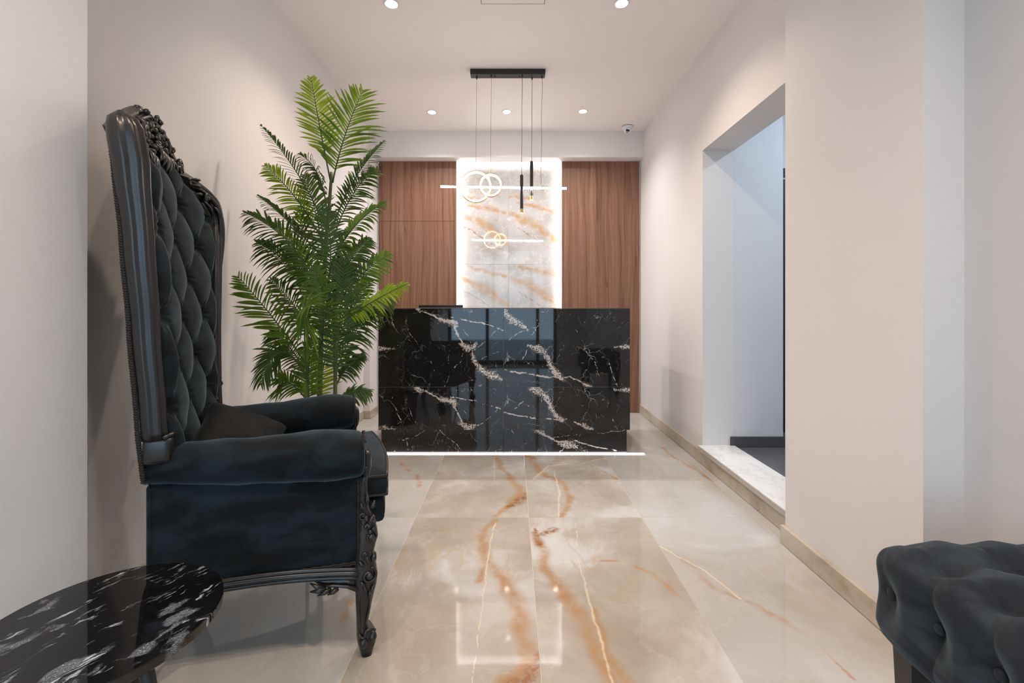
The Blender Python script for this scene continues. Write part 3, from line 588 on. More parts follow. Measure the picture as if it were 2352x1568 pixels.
# chair space: x forward, y to its far side, z up
# -- side frames: front leg, upholstered panel, rolled arm, rails, trim; mirrored for the far side
LEG = [(.651, 838, 848), (.645, 835, 852), (.630, 834, 854), (.600, 834, 854), (.578, 834, 851), (.566, 828, 846), (.552, 822, 845), (.500, 820, 846), (.471, 818, 848), (.450, 817, 855),
       (.430, 817, 863), (.400, 817, 868), (.380, 817, 870), (.355, 817, 865), (.335, 817, 861), (.311, 815, 862), (.285, 813, 866), (.255, 813, 869), (.228, 815, 867), (.205, 817, 862),
       (.170, 818, 856), (.135, 819, 851), (.105, 820, 846), (.088, 820, 848), (.074, 820, 858), (.055, 820, 865), (.040, 822, 865), (.022, 826, 861), (.0, 830, 856)]
def side(sgn, y0):
    """sgn=+1 near side (outward is -y), -1 far side"""
    Y = lambda y: y0 + sgn * y            # y measured inwards from the outer face
    tp = math.tan(math.radians(9))
    # front leg / post
    bm = N(); rings = []
    for z, a, b in LEG:
        x0, x1 = (a - 842) / 757, (b - 842) / 757; hw = .031 if z < .55 else .026
        if z < .10: hw = .034 if z > .03 else .028
        if .2 < z < .42: hw = .036
        cxx, rx = (x0 + x1) / 2, (x1 - x0) / 2
        ring = []
        for k in range(20):
            a2 = 2 * PI * k / 20; c, s_ = math.cos(a2), math.sin(a2); e = .55
            ring.append(Vector((cxx + rx * math.copysign(abs(c) ** e, c), Y(.03 + hw * math.copysign(abs(s_) ** e, s_)), z)))
        rings.append(ring)
    loft(bm, rings); leg = obj('front_leg', bm, M_LACQ, ch, True)
    # carving on the leg: scrolls, acanthus, beads
    bm = N(); yo = -.006
    def sp(cx, cz, r0, r1, a0, a1, n=22, rr=(.003, .006), y=yo):
        pts, rd = [], []
        for i in range(n + 1):
            t = i / n; a = a0 + (a1 - a0) * t; r = r0 + (r1 - r0) * t
            pts.append((cx + r * math.cos(a), Y(y), cz + r * math.sin(a))); rd.append(rr[0] + (rr[1] - rr[0]) * t)
        tube(bm, pts, rd, 8)
    sp(.006, .262, .006, .026, 0, 3.6 * PI / 2 * 1.35, 30, (.006, .0045))       # knee volute
    sp(.012, .385, .004, .022, .5, 2.6 * PI, 26, (.006, .004)); blob(bm, (.014, Y(-.010), .385), (.012, .010, .012))
    sp(-.004, .330, .003, .016, 0, 2.2 * PI, 20, (.005, .003)); blob(bm, (.008, Y(-.008), .262), (.012, .010, .012))
    sp(-.012, .455, .003, .014, -1, 1.9 * PI, 18, (.004, .003))
    for i, (x, z, a, l) in enumerate(((-.010, .235, -1.2, .034), (.010, .218, -1.6, .036), (.022, .232, -2.0, .03), (-.020, .25, -.9, .028), (.0, .49, 1.5, .034), (-.010, .475, 1.9, .026), (.012, .475, 1.1, .026), (.006, .30, 1.8, .03), (-.008, .295, 2.2, .028), (.016, .305, 1.3, .026))):
        tube(bm, bez((x, Y(yo), z), (x + math.cos(a) * l * .6, Y(yo - .010), z + math.sin(a) * l * .5), (x + math.cos(a) * l, Y(yo + .004), z + math.sin(a) * l), 6), [.002, .005, .006, .006, .005, .003, .001], 6)
    random.seed(3)
    for k in range(16):                                                         # grapes
        blob(bm, (.004 + random.uniform(-.016, .020), Y(-.008 + random.uniform(-.004, .003)), .425 + random.uniform(-.022, .026)), random.uniform(.0055, .008), seg=8, rings=6)
    for t in (-.018, .014):                                                     # flutes of the shank
        tube(bm, crom([(t - .004, Y(.0), .205), (t - .006, Y(-.003), .16), (t * .6 - .010, Y(-.003), .12), (t * .4 - .012, Y(.001), .09)], 6), .0032, 6)
    for bx, bz in ((-.010, .052), (.018, .060)): blob(bm, (bx, Y(-.004 if bx < 0 else .004), bz), (.014, .014, .017))
    tube(bm, bez((-.024, Y(-.004), .085), (-.006, Y(-.014), .055), (-.004, Y(-.010), .092), 8), .004, 6); tube(bm, bez((-.004, Y(-.008), .090), (.012, Y(-.012), .10), (.026, Y(0), .082), 8), .004, 6)
    for fx in (.030,):                                                          # front face scrolls
        for cz, r in ((.385, .016), (.30, .014), (.25, .016)):
            pts = [(fx - abs(cz - .385) * .02, Y(.03 + math.cos(a) * r * (1 - a / 12)), cz + math.sin(a) * r * (1 - a / 12)) for a in [i * .45 for i in range(18)]]
            tube(bm, pts, .004, 6)
    obj('carving', bm, M_LACQ, leg, True)['kind'] = 'stuff'
    # upholstered outer side panel: slightly bulging, wrinkled
    bm = N(); nx, nz = 34, 18; G = []
    for j in range(nz + 1):
        z = .300 + (.602 - .300) * j / nz; row = []
        for i in range(nx + 1):
            s = i / nx; x = -.014 - .578 * s; y = .012 + tp * .578 * s
            zz = z if j else z - .004 * math.sin(PI * s)
            bul = .022 * math.sin(PI * min(max(s, .02), .98)) ** .6 * math.sin(PI * j / nz) ** .6
            wr = .0022 * math.sin(zz * 95 + 3 * math.sin(s * 5)) * math.sin(PI * s) * max(0, 1 - (z - .3) / .14) + .0015 * math.sin(22 * s + zz * 40)
            row.append(bm.verts.new((x, Y(y - bul - wr), zz)))
        G.append(row)
    for j in range(nz): ring_faces(bm, G[j], G[j + 1], False)
    obj('side_panel', bm, M_VELVET, ch, True)
    bm = N(); box(bm, (-.60, min(Y(.09), Y(.13)), .30), (-.02, max(Y(.09), Y(.13)), .60), .01); 
    for v in bm.verts: v.co.y += sgn * (-.07 * (v.co.x + .60) / .58 + .0)
    obj('inner_side', bm, M_VELVET, ch, True)
    # rolled arm
    bm = N(); rings = []
    ks = [0, .006, .02, .04] + [.08 + .92 * i / 16 for i in range(17)]
    for s in ks:
        x = -.006 - .60 * s; r = interp([(0, .070), (.15, .078), (.6, .070), (1, .052)], s)
        if s < .04: r *= math.sqrt(max(.02, 1 - (1 - s / .04) ** 2)) * .25 + .75
        cz = interp([(0, .640), (.4, .644), (1, .648)], s); cy = .030 + tp * .60 * s * 1.0
        ring = []
        for k in range(28):
            a = 2 * PI * k / 28; c, sn = math.cos(a), math.sin(a); fl_ = 1.0
            dx = .0016 * math.sin(a * 5 + s * 30)
            ring.append(Vector((x, Y(cy + c * r * 1.05 + .004), cz + sn * (r + dx) + (.004 * math.sin(s * 9) if sn > 0 else 0))))
        rings.append(ring)
    loft(bm, rings); arm = obj('arm', bm, M_VELVET, ch, True)
    # braid along panel edges
    bm = N(); pts = [(-.012 - .565 * s, Y(.008 + tp * .565 * s - .006), .302 - .004 * math.sin(PI * s)) for s in [i / 40 for i in range(41)]]
    for q in (0, .006): tube(bm, [(p[0], p[1], p[2] + q + .0016 * (-1) ** i) for i, p in enumerate(pts)], .0030, 6)
    for q in (0, .007): tube(bm, [(-.018 - q + .0016 * (-1) ** i, Y(-.002), .305 + i * .0075) for i in range(37)], .0032, 6)
    tube(bm, [(-.006 + .0015 * (-1) ** i, Y(.032 + math.cos(a) * .073), .640 + math.sin(a) * .070) for i, a in enumerate([-.9 * PI + k * 2 * PI * .82 / 44 for k in range(45)])], .0035, 6)
    obj('braid', bm, M_BRAID, ch, True)
    # moulded side rail with carved bracket
    bm = N()
    line = lambda z0, bow, off: [(-.02 - .565 * s, Y(.006 + tp * .565 * s - off), z0 + bow * math.sin(PI * (.15 + .85 * s)) - (.012 * (1 - s) ** 3)) for s in [i / 24 for i in range(25)]]
    for z0, r, off in ((.288, .0075, .002), (.276, .009, .004), (.262, .008, .001)): tube(bm, line(z0, .016, off), r, 8)
    loft(bm, [[(p[0], p[1] + sgn * .004, p[2] + .028), (p[0], p[1] + sgn * .04, p[2] + .028), (p[0], p[1] + sgn * .04, p[2] - .006), (p[0], p[1] + sgn * .004, p[2] - .006)] for p in line(.262, .016, .0)])
    loft(bm, [[(x, Y(.004 + tp * -x), zt), (x, Y(.034 + tp * -x), zt), (x, Y(.034 + tp * -x), zb), (x, Y(.004 + tp * -x), zb)] for x, zt, zb in ((-.02, .262, .205), (-.06, .262, .226), (-.10, .264, .236), (-.13, .266, .240), (-.155, .268, .262))])
    tube(bm, [(x, Y(-.002 + tp * -x), z) for x, z in ((-.02, .222), (-.06, .236), (-.10, .244), (-.13, .246))], [.006, .005, .005, .003], 8)
    for x, z, dx, dz in ((-.125, .246, -.040, .016), (-.12, .240, -.045, -.004), (-.105, .236, -.038, -.016), (-.085, .234, -.030, -.016)):
        tube(bm, [(x, Y(-.002 + tp * -x), z), (x + dx * .5, Y(-.008 + tp * -x), z + dz * .3), (x + dx, Y(.002 + tp * -x), z + dz)], [.007, .008, .002], 8)
    obj('side_rail', bm, M_LACQ, ch, True)
    # rear leg, raked backwards
    ry = tp * .57 + .03
    obj('rear_leg', tube(N(), crom([(-.56, Y(ry), .31), (-.566, Y(ry), .25), (-.59, Y(ry), .13), (-.625, Y(ry - .004), .0)], 5), [.034, .034, .034, .034, .033, .032, .031, .030, .028, .027, .026, .025, .024, .023, .022, .021][:16], 8), M_LACQ, ch, True)
side(1, 0.0); side(-1, W)
# -- seat deck, cushion, front rail
def slab_outline(x0, x1, ya, yb, r, bow, n=10):
    pts = []
    fr_ = [(x1 + bow * math.sin(PI * i / 14), ya + (yb - ya) * i / 14) for i in range(15)]
    pts += fr_; pts += [(x0, yb - .07), (x0, ya + .07)]
    return pts
def cushion(name, x0, x1, ya, yb, z0, z1, bow, crown, m, piping=True):
    bm = N(); o = slab_outline(x0, x1, ya, yb, .02, bow)
    cxm_, cym_ = (x0 + x1) / 2, (ya + yb) / 2
    def rg(k, z): return [Vector((cxm_ + (x - cxm_) * k, cym_ + (y - cym_) * k, z)) for x, y in o]
    zs_ = [(.95, z0), (.985, z0 + .008), (1, z0 + .02), (1.008, (z0 + z1) / 2), (1, z1 - .016), (.985, z1 - .005), (.95, z1 + .001), (.8, z1 + crown * .5), (.5, z1 + crown * .9), (.15, z1 + crown)]
    loft(bm, [rg(k, z) for k, z in zs_]); c = obj(name, bm, m, ch, True)
    if piping:
        for z, k in ((z1 - .008, .998), (z0 + .010, .998)):
            bm = N(); p = rg(k, z); tube(bm, p + [p[0]], .0055, 8); obj('piping', bm, M_BLACK, c, True)
    return c
cushion('seat_deck', -.55, .062, .075, W - .075, .385, .470, .022, .0, M_VELVET, False)
cushion('seat_cushion', -.55, .070, .072, W - .072, .472, .552, .024, .022, M_VELVET)
bm = N(); box(bm, (-.03, .06, .25), (.012, W - .06, .384), .008); box(bm, (-.60, .10, .27), (-.56, W - .10, .384), .005); box(bm, (-.56, .10, .30), (-.03, W - .10, .384), .005)
obj('front_rail', bm, M_LACQ, ch)
# -- back: positions of the two stiles (x, y) by height and the barrel-shaped surface between them
NS = [(.55, (-.552, .085)), (.80, (-.572, .083)), (1.05, (-.588, .080)), (1.30, (-.600, .066)), (1.50, (-.612, .052)), (1.60, (-.624, .050)), (1.66, (-.636, .052))]
FS = [(.55, (-.552, .632)), (.80, (-.566, .638)), (1.05, (-.572, .650)), (1.20, (-.578, .680)), (1.35, (-.584, .712)), (1.48, (-.590, .735)), (1.55, (-.594, .728)), (1.61, (-.604, .690))]
def stile(tab, z): return Vector((interp([(a, b[0]) for a, b in tab], z), interp([(a, b[1]) for a, b in tab], z), z))
def bpos(s, z):
    zc_ = min(z, 1.60); a, b = stile(NS, zc_), stile(FS, zc_); p = a + (b - a) * s
    bar = interp([(.5, .015), (1.0, .03), (1.6, .065), (1.85, .085)], z); p.x -= bar * math.sin(PI * s) ** .8; 
    p.x -= max(0, z - 1.60) * .25; p.z = z; return p
def ztop_(s): return 1.500 + .125 * max(0, math.sin(PI * s)) ** 1.6 + (.045 * (1 - s))   # lower edge of the crest
# tufted surface
bm = N(); nu, nv = 130, 240; G = []; BW, BH = .215, .265
def tuft(sx, z):
    a = sx / BW + z / BH; b = sx / BW - z / BH
    na, nb = abs(a - round(a)), abs(b - round(b)); d = math.hypot(na, nb)
    pil = (math.sin(PI * na) * math.sin(PI * nb)) ** .9
    cre = math.exp(-min(na, nb) / .035); ang = math.atan2(b - round(b), a - round(a))
    pleat = .055 * math.cos(ang * 12) * math.exp(-((d - .16) / .10) ** 2)
    return .62 + .30 * pil - .13 * cre * min(1, d / .3) - .58 * math.exp(-(d / .15) ** 2) + pleat
for j in range(nv + 1):
    row = []
    for i in range(nu + 1):
        s = i / nu; z0_, z1_ = .49, ztop_(s) + .015; z = z0_ + (z1_ - z0_) * j / nv
        p = bpos(s, z); wid = (stile(FS, min(z, 1.6)) - stile(NS, min(z, 1.6))).length
        edge = min(1, s / .06, (1 - s) / .10, (1 - j / nv) / .05); edge = max(0, edge) ** .5
        hgt = .057 * tuft((s - .5) * wid + .05, z - .03) + .003 * math.sin(z * 60 + s * 9) * .3
        p.x += .012 + hgt * edge; row.append(bm.verts.new(p))
    G.append(row)
for j in range(nv): ring_faces(bm, G[j], G[j + 1], False)
tb = obj('tufted_back', bm, M_VELVET, ch, True)
bmb = N(); blob(bmb, (0, 0, 0), (.006, .011, .011), seg=10, rings=6)
b0 = None
for ia in range(-12, 16):
    for ib in range(-16, 12):
        sx = (ia + ib) * BW / 2; z = (ia - ib) * BH / 2 + .03
        if not .58 < z < 1.62: continue
        wid = (stile(FS, min(z, 1.6)) - stile(NS, min(z, 1.6))).length; s = (sx - .05) / wid + .5
        if not .07 < s < .93 or z > ztop_(s) - .03: continue
        p = bpos(s, z)
        if b0 is None: b0 = o = obj('button', bmb, M_VELVET, tb, True)
        else: o = b0.copy(); COL.objects.link(o); o.parent = tb
        o.location = (p.x + .016, p.y, p.z)
# rear shell and fringe
bm = N(); G = []
for j in range(41):
    row = []
    for i in range(25):
        s = i / 24; z = .42 + (ztop_(s) + .01 - .42) * j / 40; p = bpos(s, z); p.x -= .034 + .012 * math.sin(PI * s); row.append(bm.verts.new(p))
    G.append(row)
for j in range(40): ring_faces(bm, G[j], G[j + 1], False)
obj('rear_upholstery', bm, M_VELVET, ch, True)
bm = N()
for k in range(128):
    z = .62 + k * .0072; p = stile(NS, z); blob(bm, (p.x - .040, p.y - .016, z), (.0075, .006, random.uniform(.004, .0065)), seg=6, rings=4)
obj('fringe', bm, M_BRAID, ch, True)['kind'] = 'stuff'
# moulded stiles: profile of three rounds lofted along the height
def stile_mesh(tab, out, zmax, ztail):
    bm = N(); zsx = [ztail + (zmax - ztail) * i / 40 for i in range(41)]
    prof = []
    for k in range(41):                      # front half wavy, back half plain (profile in (x, outward) plane)
        a = 2 * PI * k / 40; prof.append(a)
    rings = []
    for z in zsx:
        dome = max(.12, math.sqrt(max(0, 1 - max(0, (z - zmax + .05) / .05) ** 2))); c = stile(tab, min(z, tab[-1][0])); grow = dome * interp([(.5, .8), (.9, .85), (1.35, 1.0), (1.55, 1.18), (1.68, 1.05)], z); ring = []
        for a in prof[:-1]:
            cx_, cy_ = math.cos(a), math.sin(a)
            flute = 1 + (.11 * math.cos(a * 7) if abs(a if a < PI else a - 2 * PI) < 1.75 else 0)
            ring.append(Vector((c.x + (.012 if out > 0 else -.006) + .036 * grow * cx_ * flute, c.y + out * (.014 if out > 0 else .006) + .026 * grow * cy_ * flute, z)))
        rings.append(ring)
    loft(bm, rings); return bm
st1 = obj('stile', stile_mesh(NS, -1, 1.655, .735), M_LACQ, ch, True); st2 = obj('stile', stile_mesh(FS, 1, 1.50, .70), M_LACQ, ch, True)
for st, tab, out in ((st1, NS, -1), (st2, FS, 1)):
    c = stile(tab, .70); bm = N()
    box(bm, (c.x - .035, c.y - .026, .665), (c.x + .034, c.y + .026, .742), .014, 3)
    tube(bm, [(c.x + .018, c.y - .028, .742), (c.x + .032, c.y, .746), (c.x + .018, c.y + .028, .742)], .007, 8); obj('stile_block', bm, M_LACQ, st, True)
# crest rail: sweeping moulding from stile to stile with carved scrolls, leaves and a fruit basket on top
def crest_z(s):
    return interp([(0, 1.640), (.10, 1.660), (.22, 1.690), (.36, 1.745), (.5, 1.775), (.62, 1.745), (.72, 1.680), (.80, 1.640), (.88, 1.615), (.95, 1.590), (1.0, 1.545)], s)
CP = [(489, 655, .690), (496, 590, .722), (500, 535, .742), (499, 490, .742), (490, 455, .730), (474, 434, .705), (454, 417, .672), (436, 405, .640), (414, 393, .600), (399, 377, .565), (388, 352, .535), (377, 328, .500), (363, 306, .460),
      (348, 276, .415), (330, 256, .370), (312, 258, .320), (298, 266, .260), (288, 272, .200), (281, 278, .140), (276, 284, .085)]
def cpix(u, v, y):
    r = (u - 1177) / 1030; x = (r * (1.427 + .927 * y) + .464 + .375 * y) / (.927 - .375 * r); Yw = 1.427 + .375 * x + .927 * y
    return Vector((x, y, 1.115 - (v - 705) * Yw / 1030))
path = crom([cpix(*q) for q in CP], 5); bm = N()
for dx, dz, r in ((-.012, -.012, .020), (.010, -.022, .013), (.016, -.040, .010), (-.018, .0, .014)): tube(bm, [p + Vector((dx, 0, dz)) for p in path], [r * min(1, .25 + i / 14) for i in range(len(path))], 10)
G = []
for p in path[18:]:
    sN = max(.03, min(.97, (p.y - .05) / .69)); lo = bpos(sN, min(ztop_(sN) - .02, p.z - .04)); lo.x += .040; row = []
    mid = (p + lo) / 2 + Vector((-.004, 0, 0))
    for q in (lo, mid, p + Vector((.004, 0, -.02)), p + Vector((-.04, 0, -.01)), lo + Vector((-.07, 0, 0))): row.append(bm.verts.new(q))
    G.append(row)
for a_, b_ in zip(G, G[1:]): ring_faces(bm, a_, b_)
bm.faces.new(G[0]); bm.faces.new(G[-1])
def crest_pt(s, f=.5, dx=.012):
    """point on the carved band: f=0 at its lower edge, 1 at the top moulding"""
    y = .05 + .69 * s; p = min(path[18:], key=lambda q: abs(q.y - y)); lo = bpos(s, min(ztop_(s) - .02, p.z - .04)); lo.x += .040
    q = lo + (Vector((p.x, y, p.z)) - lo) * f; q.x += dx; return q
cr = obj('crest_rail', bm, M_LACQ, ch, True)
bm = N()
def cspiral(s0, f0, r0, r1, a0, a1, rr=(.004, .008), n=28, dx=.014):
    c = crest_pt(s0, f0, dx); pts, rd = [], []
    for i in range(n + 1):
        t = i / n; a = a0 + (a1 - a0) * t; r = r0 + (r1 - r0) * t
        pts.append(c + Vector((-.10 * r * math.cos(a), r * math.cos(a), r * math.sin(a)))); rd.append(rr[0] + (rr[1] - rr[0]) * t)
    tube(bm, pts, rd, 8)
def cleaf(s0, f0, s1, f1, w=.010, lift=.018):
    a, b = crest_pt(s0, f0), crest_pt(s1, f1, .006); mid = (a + b) / 2 + Vector((lift, 0, .004))
    tube(bm, bez(a, mid, b, 8), [w * k for k in (.3, .7, 1, 1.1, 1.1, .9, .7, .4, .1)], 8, .6)
for k, f in ((1, lambda q: q), (-1, lambda q: 1 - q)):
    cspiral(f(.90), .45, .003, .024, 0, k * 3.4 * PI, (.006, .006)); blob(bm, crest_pt(f(.90), .45, .018), .010)
    cspiral(f(.70), .50, .005, .032, PI / 2, PI / 2 - k * 2.6 * PI, (.007, .009)); blob(bm, crest_pt(f(.70), .5, .018), (.009, .010, .015))
    cspiral(f(.62), .62, .003, .020, 0, k * 2.4 * PI, (.005, .006)); cspiral(f(.79), .55, .003, .016, 1, 1 + k * 2.6 * PI, (.004, .005))
    for q in ((.82, .8, .90, 1.02), (.80, .5, .88, .7), (.74, .3, .66, .02), (.66, .25, .60, .0), (.64, .6, .66, .95), (.60, .5, .56, .85), (.84, .3, .78, .05), (.95, .4, .985, .0), (.86, .2, .93, -.1), (.58, .2, .54, -.1)): cleaf(f(q[0]), q[1], f(q[2]), q[3])
random.seed(11)
for k in range(60):   # fruit and small flowers down the middle
    f = random.uniform(.05, 1.0); s = random.gauss(.5, .040 + .03 * f); blob(bm, crest_pt(s, f, random.uniform(-.002, .020)), random.uniform(.006, .0125), seg=9, rings=7)
for c0, n_, rr_ in (((.50, .86), 8, .017), ((.47, .60), 7, .013), ((.535, .55), 7, .013)):   # rosettes
    c = crest_pt(c0[0], c0[1], .022); blob(bm, c + Vector((.008, 0, 0)), rr_ * .5)
    for k in range(n_):
        a = k / n_ * 2 * PI; blob(bm, c + Vector((0, math.cos(a) * rr_, math.sin(a) * rr_)), (.006, rr_ * .5, rr_ * .5))
for k in range(7):   # fan on the top
    a = PI * (.10 + .80 * k / 6); c = crest_pt(.5, .95, -.02); tube(bm, [c, c + Vector((.004, math.cos(a) * .04, math.sin(a) * .022)), c + Vector((-.004, math.cos(a) * .058, math.sin(a) * .030))], [.009, .011, .005], 8)
for k in range(6):   # hanging leaves over the velvet
    q = (k - 2.5) * .030; cleaf(.5 + q, .15, .5 + q * 1.5, -.45 + abs(q) * 3, .010, .024)
obj('crest_carving', bm, M_LACQ, cr, True)['kind'] = 'stuff'
# small scroll at the foot of the far stile
bm = N(); c = stile(FS, .82); tube(bm, [(c.x + .03, c.y + .03 + math.cos(a) * (.004 + .003 * a), .80 + math.sin(a) * (.004 + .003 * a)) for a in [i * .4 for i in range(18)]], .007, 8); blob(bm, (c.x + .036, c.y + .03, .80), .012); obj('scroll', bm, M_LACQ, st2, True)
# loose cushion on the seat
pc = tag(obj('throw_pillow', N(), M_SATIN), 'plain black throw pillow propped on the velvet armchair seat', 'pillow')
bm = N(); n = 22; T, B = [], []
for j in range(n + 1):
    rt_, rb_ = [], []
    for i in range(n + 1):
        a, b = i / n * 2 - 1, j / n * 2 - 1; pin = 1 - .12 * (1 - abs(a)) * abs(b) ** 3 * 0
        e = (1 - a ** 4) * (1 - b ** 4); th = .055 * max(0, e) ** .55 + .0015 * math.sin(a * 11 + b * 6)
        sx = a * .145 * (1 - .10 * (1 - b * b)); sy = b * .145 * (1 - .10 * (1 - a * a))
        rt_.append(bm.verts.new((sx, sy, th))); rb_.append(bm.verts.new((sx, sy, -th * .9)) if 0 < i < n and 0 < j < n else rt_[-1])
    T.append(rt_); B.append(rb_)
for j in range(n): ring_faces(bm, T[j], T[j + 1], False); ring_faces(bm, B[j], B[j + 1], False)
bmesh.ops.recalc_face_normals(bm, faces=bm.faces); bm.to_mesh(pc.data); bm.free()
pc.data.polygons.foreach_set('use_smooth', [True] * len(pc.data.polygons))
pm = Matrix.Translation(Vector((-.40, .33, .652))) @ Matrix.Rotation(math.radians(-35), 4, 'Z') @ Matrix.Rotation(math.radians(34), 4, 'Y') @ Matrix.Rotation(math.radians(38), 4, 'Z')
pc.matrix_world = Matrix.Translation(Vector((-.464, 1.427, 0))) @ Matrix.Rotation(TH, 4, 'Z') @ pm
# ================================================================== side table
hT = .665; tx, ty, tr_ = -1.3113 * hT, 1.427 * hT, .330 * hT; zT = H - hT
ta = empty('side_table', (tx, ty, 0), 0, 'round side table with a black veined marble top', 'table')
def tbl_mat():
    t = NT('table_marble'); P = t.ocoord(); R = t.new('ShaderNodeMapping'); t.link(P, R.inputs[0]); R.inputs['Rotation'].default_value = (0, 0, math.radians(-62))
    Q = t.vmath('ADD', R.outputs[0], (.31, .12, 0)); D = distort(t, Q, 7, .10, 5)
    v = t.noise(t.scale(D, (13, 62, 1)), 1.0, 5, .62); m = t.noise(t.scale(Q, (7, 11, 1)), 1.0, 3)
    f = t.math('MULTIPLY', t.mrange(v, .585, .68), t.mrange(m, .40, .60, .10, 1))
    wv = t.math('ABSOLUTE', t.math('SINE', t.math('MULTIPLY', t.noise(distort(t, Q, 22, .06, 4), 26, 3), 60)))
    blob_ = t.mrange(t.noise(t.scale(D, (8, 17, 1)), 1.0, 3), .60, .67); f2 = t.math('MULTIPLY', blob_, t.mrange(wv, .3, .0, .15, .9))
    c = t.mix(t.math('MAXIMUM', f, f2), (.0045, .0045, .0055), (.50, .56, .62)); t.set(color=c, rough=.025, spec=.5, ior=1.55); return t.m
obj('top', lathe(N(), [(0, zT - .020), (tr_ - .003, zT - .020), (tr_, zT - .017), (tr_, zT - .002), (tr_ - .002, zT), (0, zT)], 96), tbl_mat(), ta, True, autos=.6)
obj('collar', lathe(N(), [(0, zT - .032), (.07, zT - .032), (.07, zT - .021), (0, zT - .021)], 32), M_BLACK, ta, True, autos=.6)
for a in (-.2, -.2 + 2 * PI / 3, -.2 + 4 * PI / 3):
    c, s_ = math.cos(a), math.sin(a)
    obj('leg', tube(N(), crom([(c * .05, s_ * .05, zT - .033), (c * .11, s_ * .11, zT - .06), (c * .15, s_ * .15, .2), (c * .17, s_ * .17, .001)], 5), .013, 10), M_BLACK, ta, True)
# ================================================================== tufted stool
YS = 1.12; xs0, xs1, ys0, ys1 = .809 * YS - .030, 1.392, .60, YS + .02; z0s, z1s = H - .7476 * YS + .012, H - .522 * YS + .022
so = empty('tufted_stool', ((xs0 + xs1) / 2, (ys0 + ys1) / 2, 0), 0, 'square charcoal velvet stool with deep button tufting', 'stool')
cX, cY = (xs0 + xs1) / 2, (ys0 + ys1) / 2; LX, LY = xs1 - xs0, ys1 - ys0; sp_ = .119
RB = .045; DP = .036; HZ = z1s - z0s
COLS = [.070 + .120 * k for k in range(-1, 6)]; ROWS = [-.102, .085, .215, .345, .475]
def stool_h(q, yy):
    """q: distance from the left top edge (negative down the side), yy: distance from the far edge"""
    sh = .028 * max(0, min(1, (q + .05) / .10)); cy_ = min(COLS, key=lambda c: abs(c - sh - yy)) - sh; dy = yy - cy_
    rq = min(ROWS, key=lambda r: abs(r - q)); dq = q - rq
    cre = .26 * math.exp(-abs(dy) / .008) * (1 if -.16 < q else max(0, 1 - (-.16 - q) / .06) * .6 + .4)
    if q > .0: cre = max(cre, .22 * min(1, q / .05) * math.exp(-abs(dq) / .009))
    puff = .25 * (1 - math.cos(2 * PI * (dy / .120 + .5))) * -.5
    return 1 - cre - .80 * math.exp(-(math.hypot(dy * 1.1, dq * .9) / .040) ** 2) + puff * .5
bm = N(); bmesh.ops.create_cube(bm, size=2); bmesh.ops.subdivide_edges(bm, edges=bm.edges[:], cuts=63, use_grid_fill=True)
hx, hy, hz = LX / 2 - DP, LY / 2 - DP, HZ / 2 - DP * .5; zc0 = z0s + HZ / 2 - DP * .25
for v in bm.verts:
    p = Vector((v.co.x * hx, v.co.y * hy, v.co.z * hz)); c = Vector((max(-hx + RB, min(hx - RB, p.x)), max(-hy + RB, min(hy - RB, p.y)), max(-hz + RB * .6, min(hz - RB, p.z))))
    d = p - c
    if d.length > 1e-6: d.normalize(); p = c + d * (RB if c.z > -hz + RB * .61 else RB * .8); nn = d
    else: nn = Vector((0, 0, 1))
    W_ = Vector((abs(nn.x) ** 3, abs(nn.y) ** 3, max(0, nn.z) ** 3)); tot = W_.x + W_.y + W_.z or 1
    dep = max(0, (hz - p.z)); yy = LY / 2 - p.y; xx = LX / 2 + p.x
    ht = stool_h(max(.0, xx), yy); hs = stool_h(-dep, yy if nn.x <= 0 else yy); hyv = stool_h(-dep, xx)
    h = (ht * W_.z + hs * W_.x + hyv * W_.y) / tot
    cd = min(LX / 2 - abs(p.x), LY / 2 - abs(p.y)); cw = max(0, min(1, (max(LX / 2 - abs(p.x), LY / 2 - abs(p.y)) - .035) / .05)); h = h * cw + .92 * (1 - cw)
    edge = 1 if p.z > -hz + .05 else max(0, (p.z + hz) / .05)
    p = p + nn * DP * (h * edge + (1 - edge) * .35) + Vector((0, 0, zc0)); v.co = p
up = obj('upholstery', bm, M_VELVET2, so, True)
bmb = N(); blob(bmb, (0, 0, 0), (.007, .0115, .0115), seg=14, rings=9); b0 = None
for k in range(0, 5):
    yb = LY / 2 - COLS[k]
    if abs(yb) > LY / 2 - .05: continue
    if b0 is None: b0 = o = obj('button', bmb, M_VELVET2, up, True)
    else: o = b0.copy(); COL.objects.link(o); o.parent = up
    o.location = (-hx - DP * .20, yb, z1s - .102 - DP * .5)
for sx, sy in ((-1, 1), (1, 1), (-1, -1), (1, -1)):
    px_, py_ = sx * (LX / 2 - .075), sy * (LY / 2 - .075)
    bm = N(); loft(bm, [[(px_ + a * r, py_ + b * r, z) for a, b in ((-1, -1), (1, -1), (1, 1), (-1, 1))] for z, r in ((z0s + .01, .026), (.0, .017))]); obj('leg', bm, M_LEG, so)
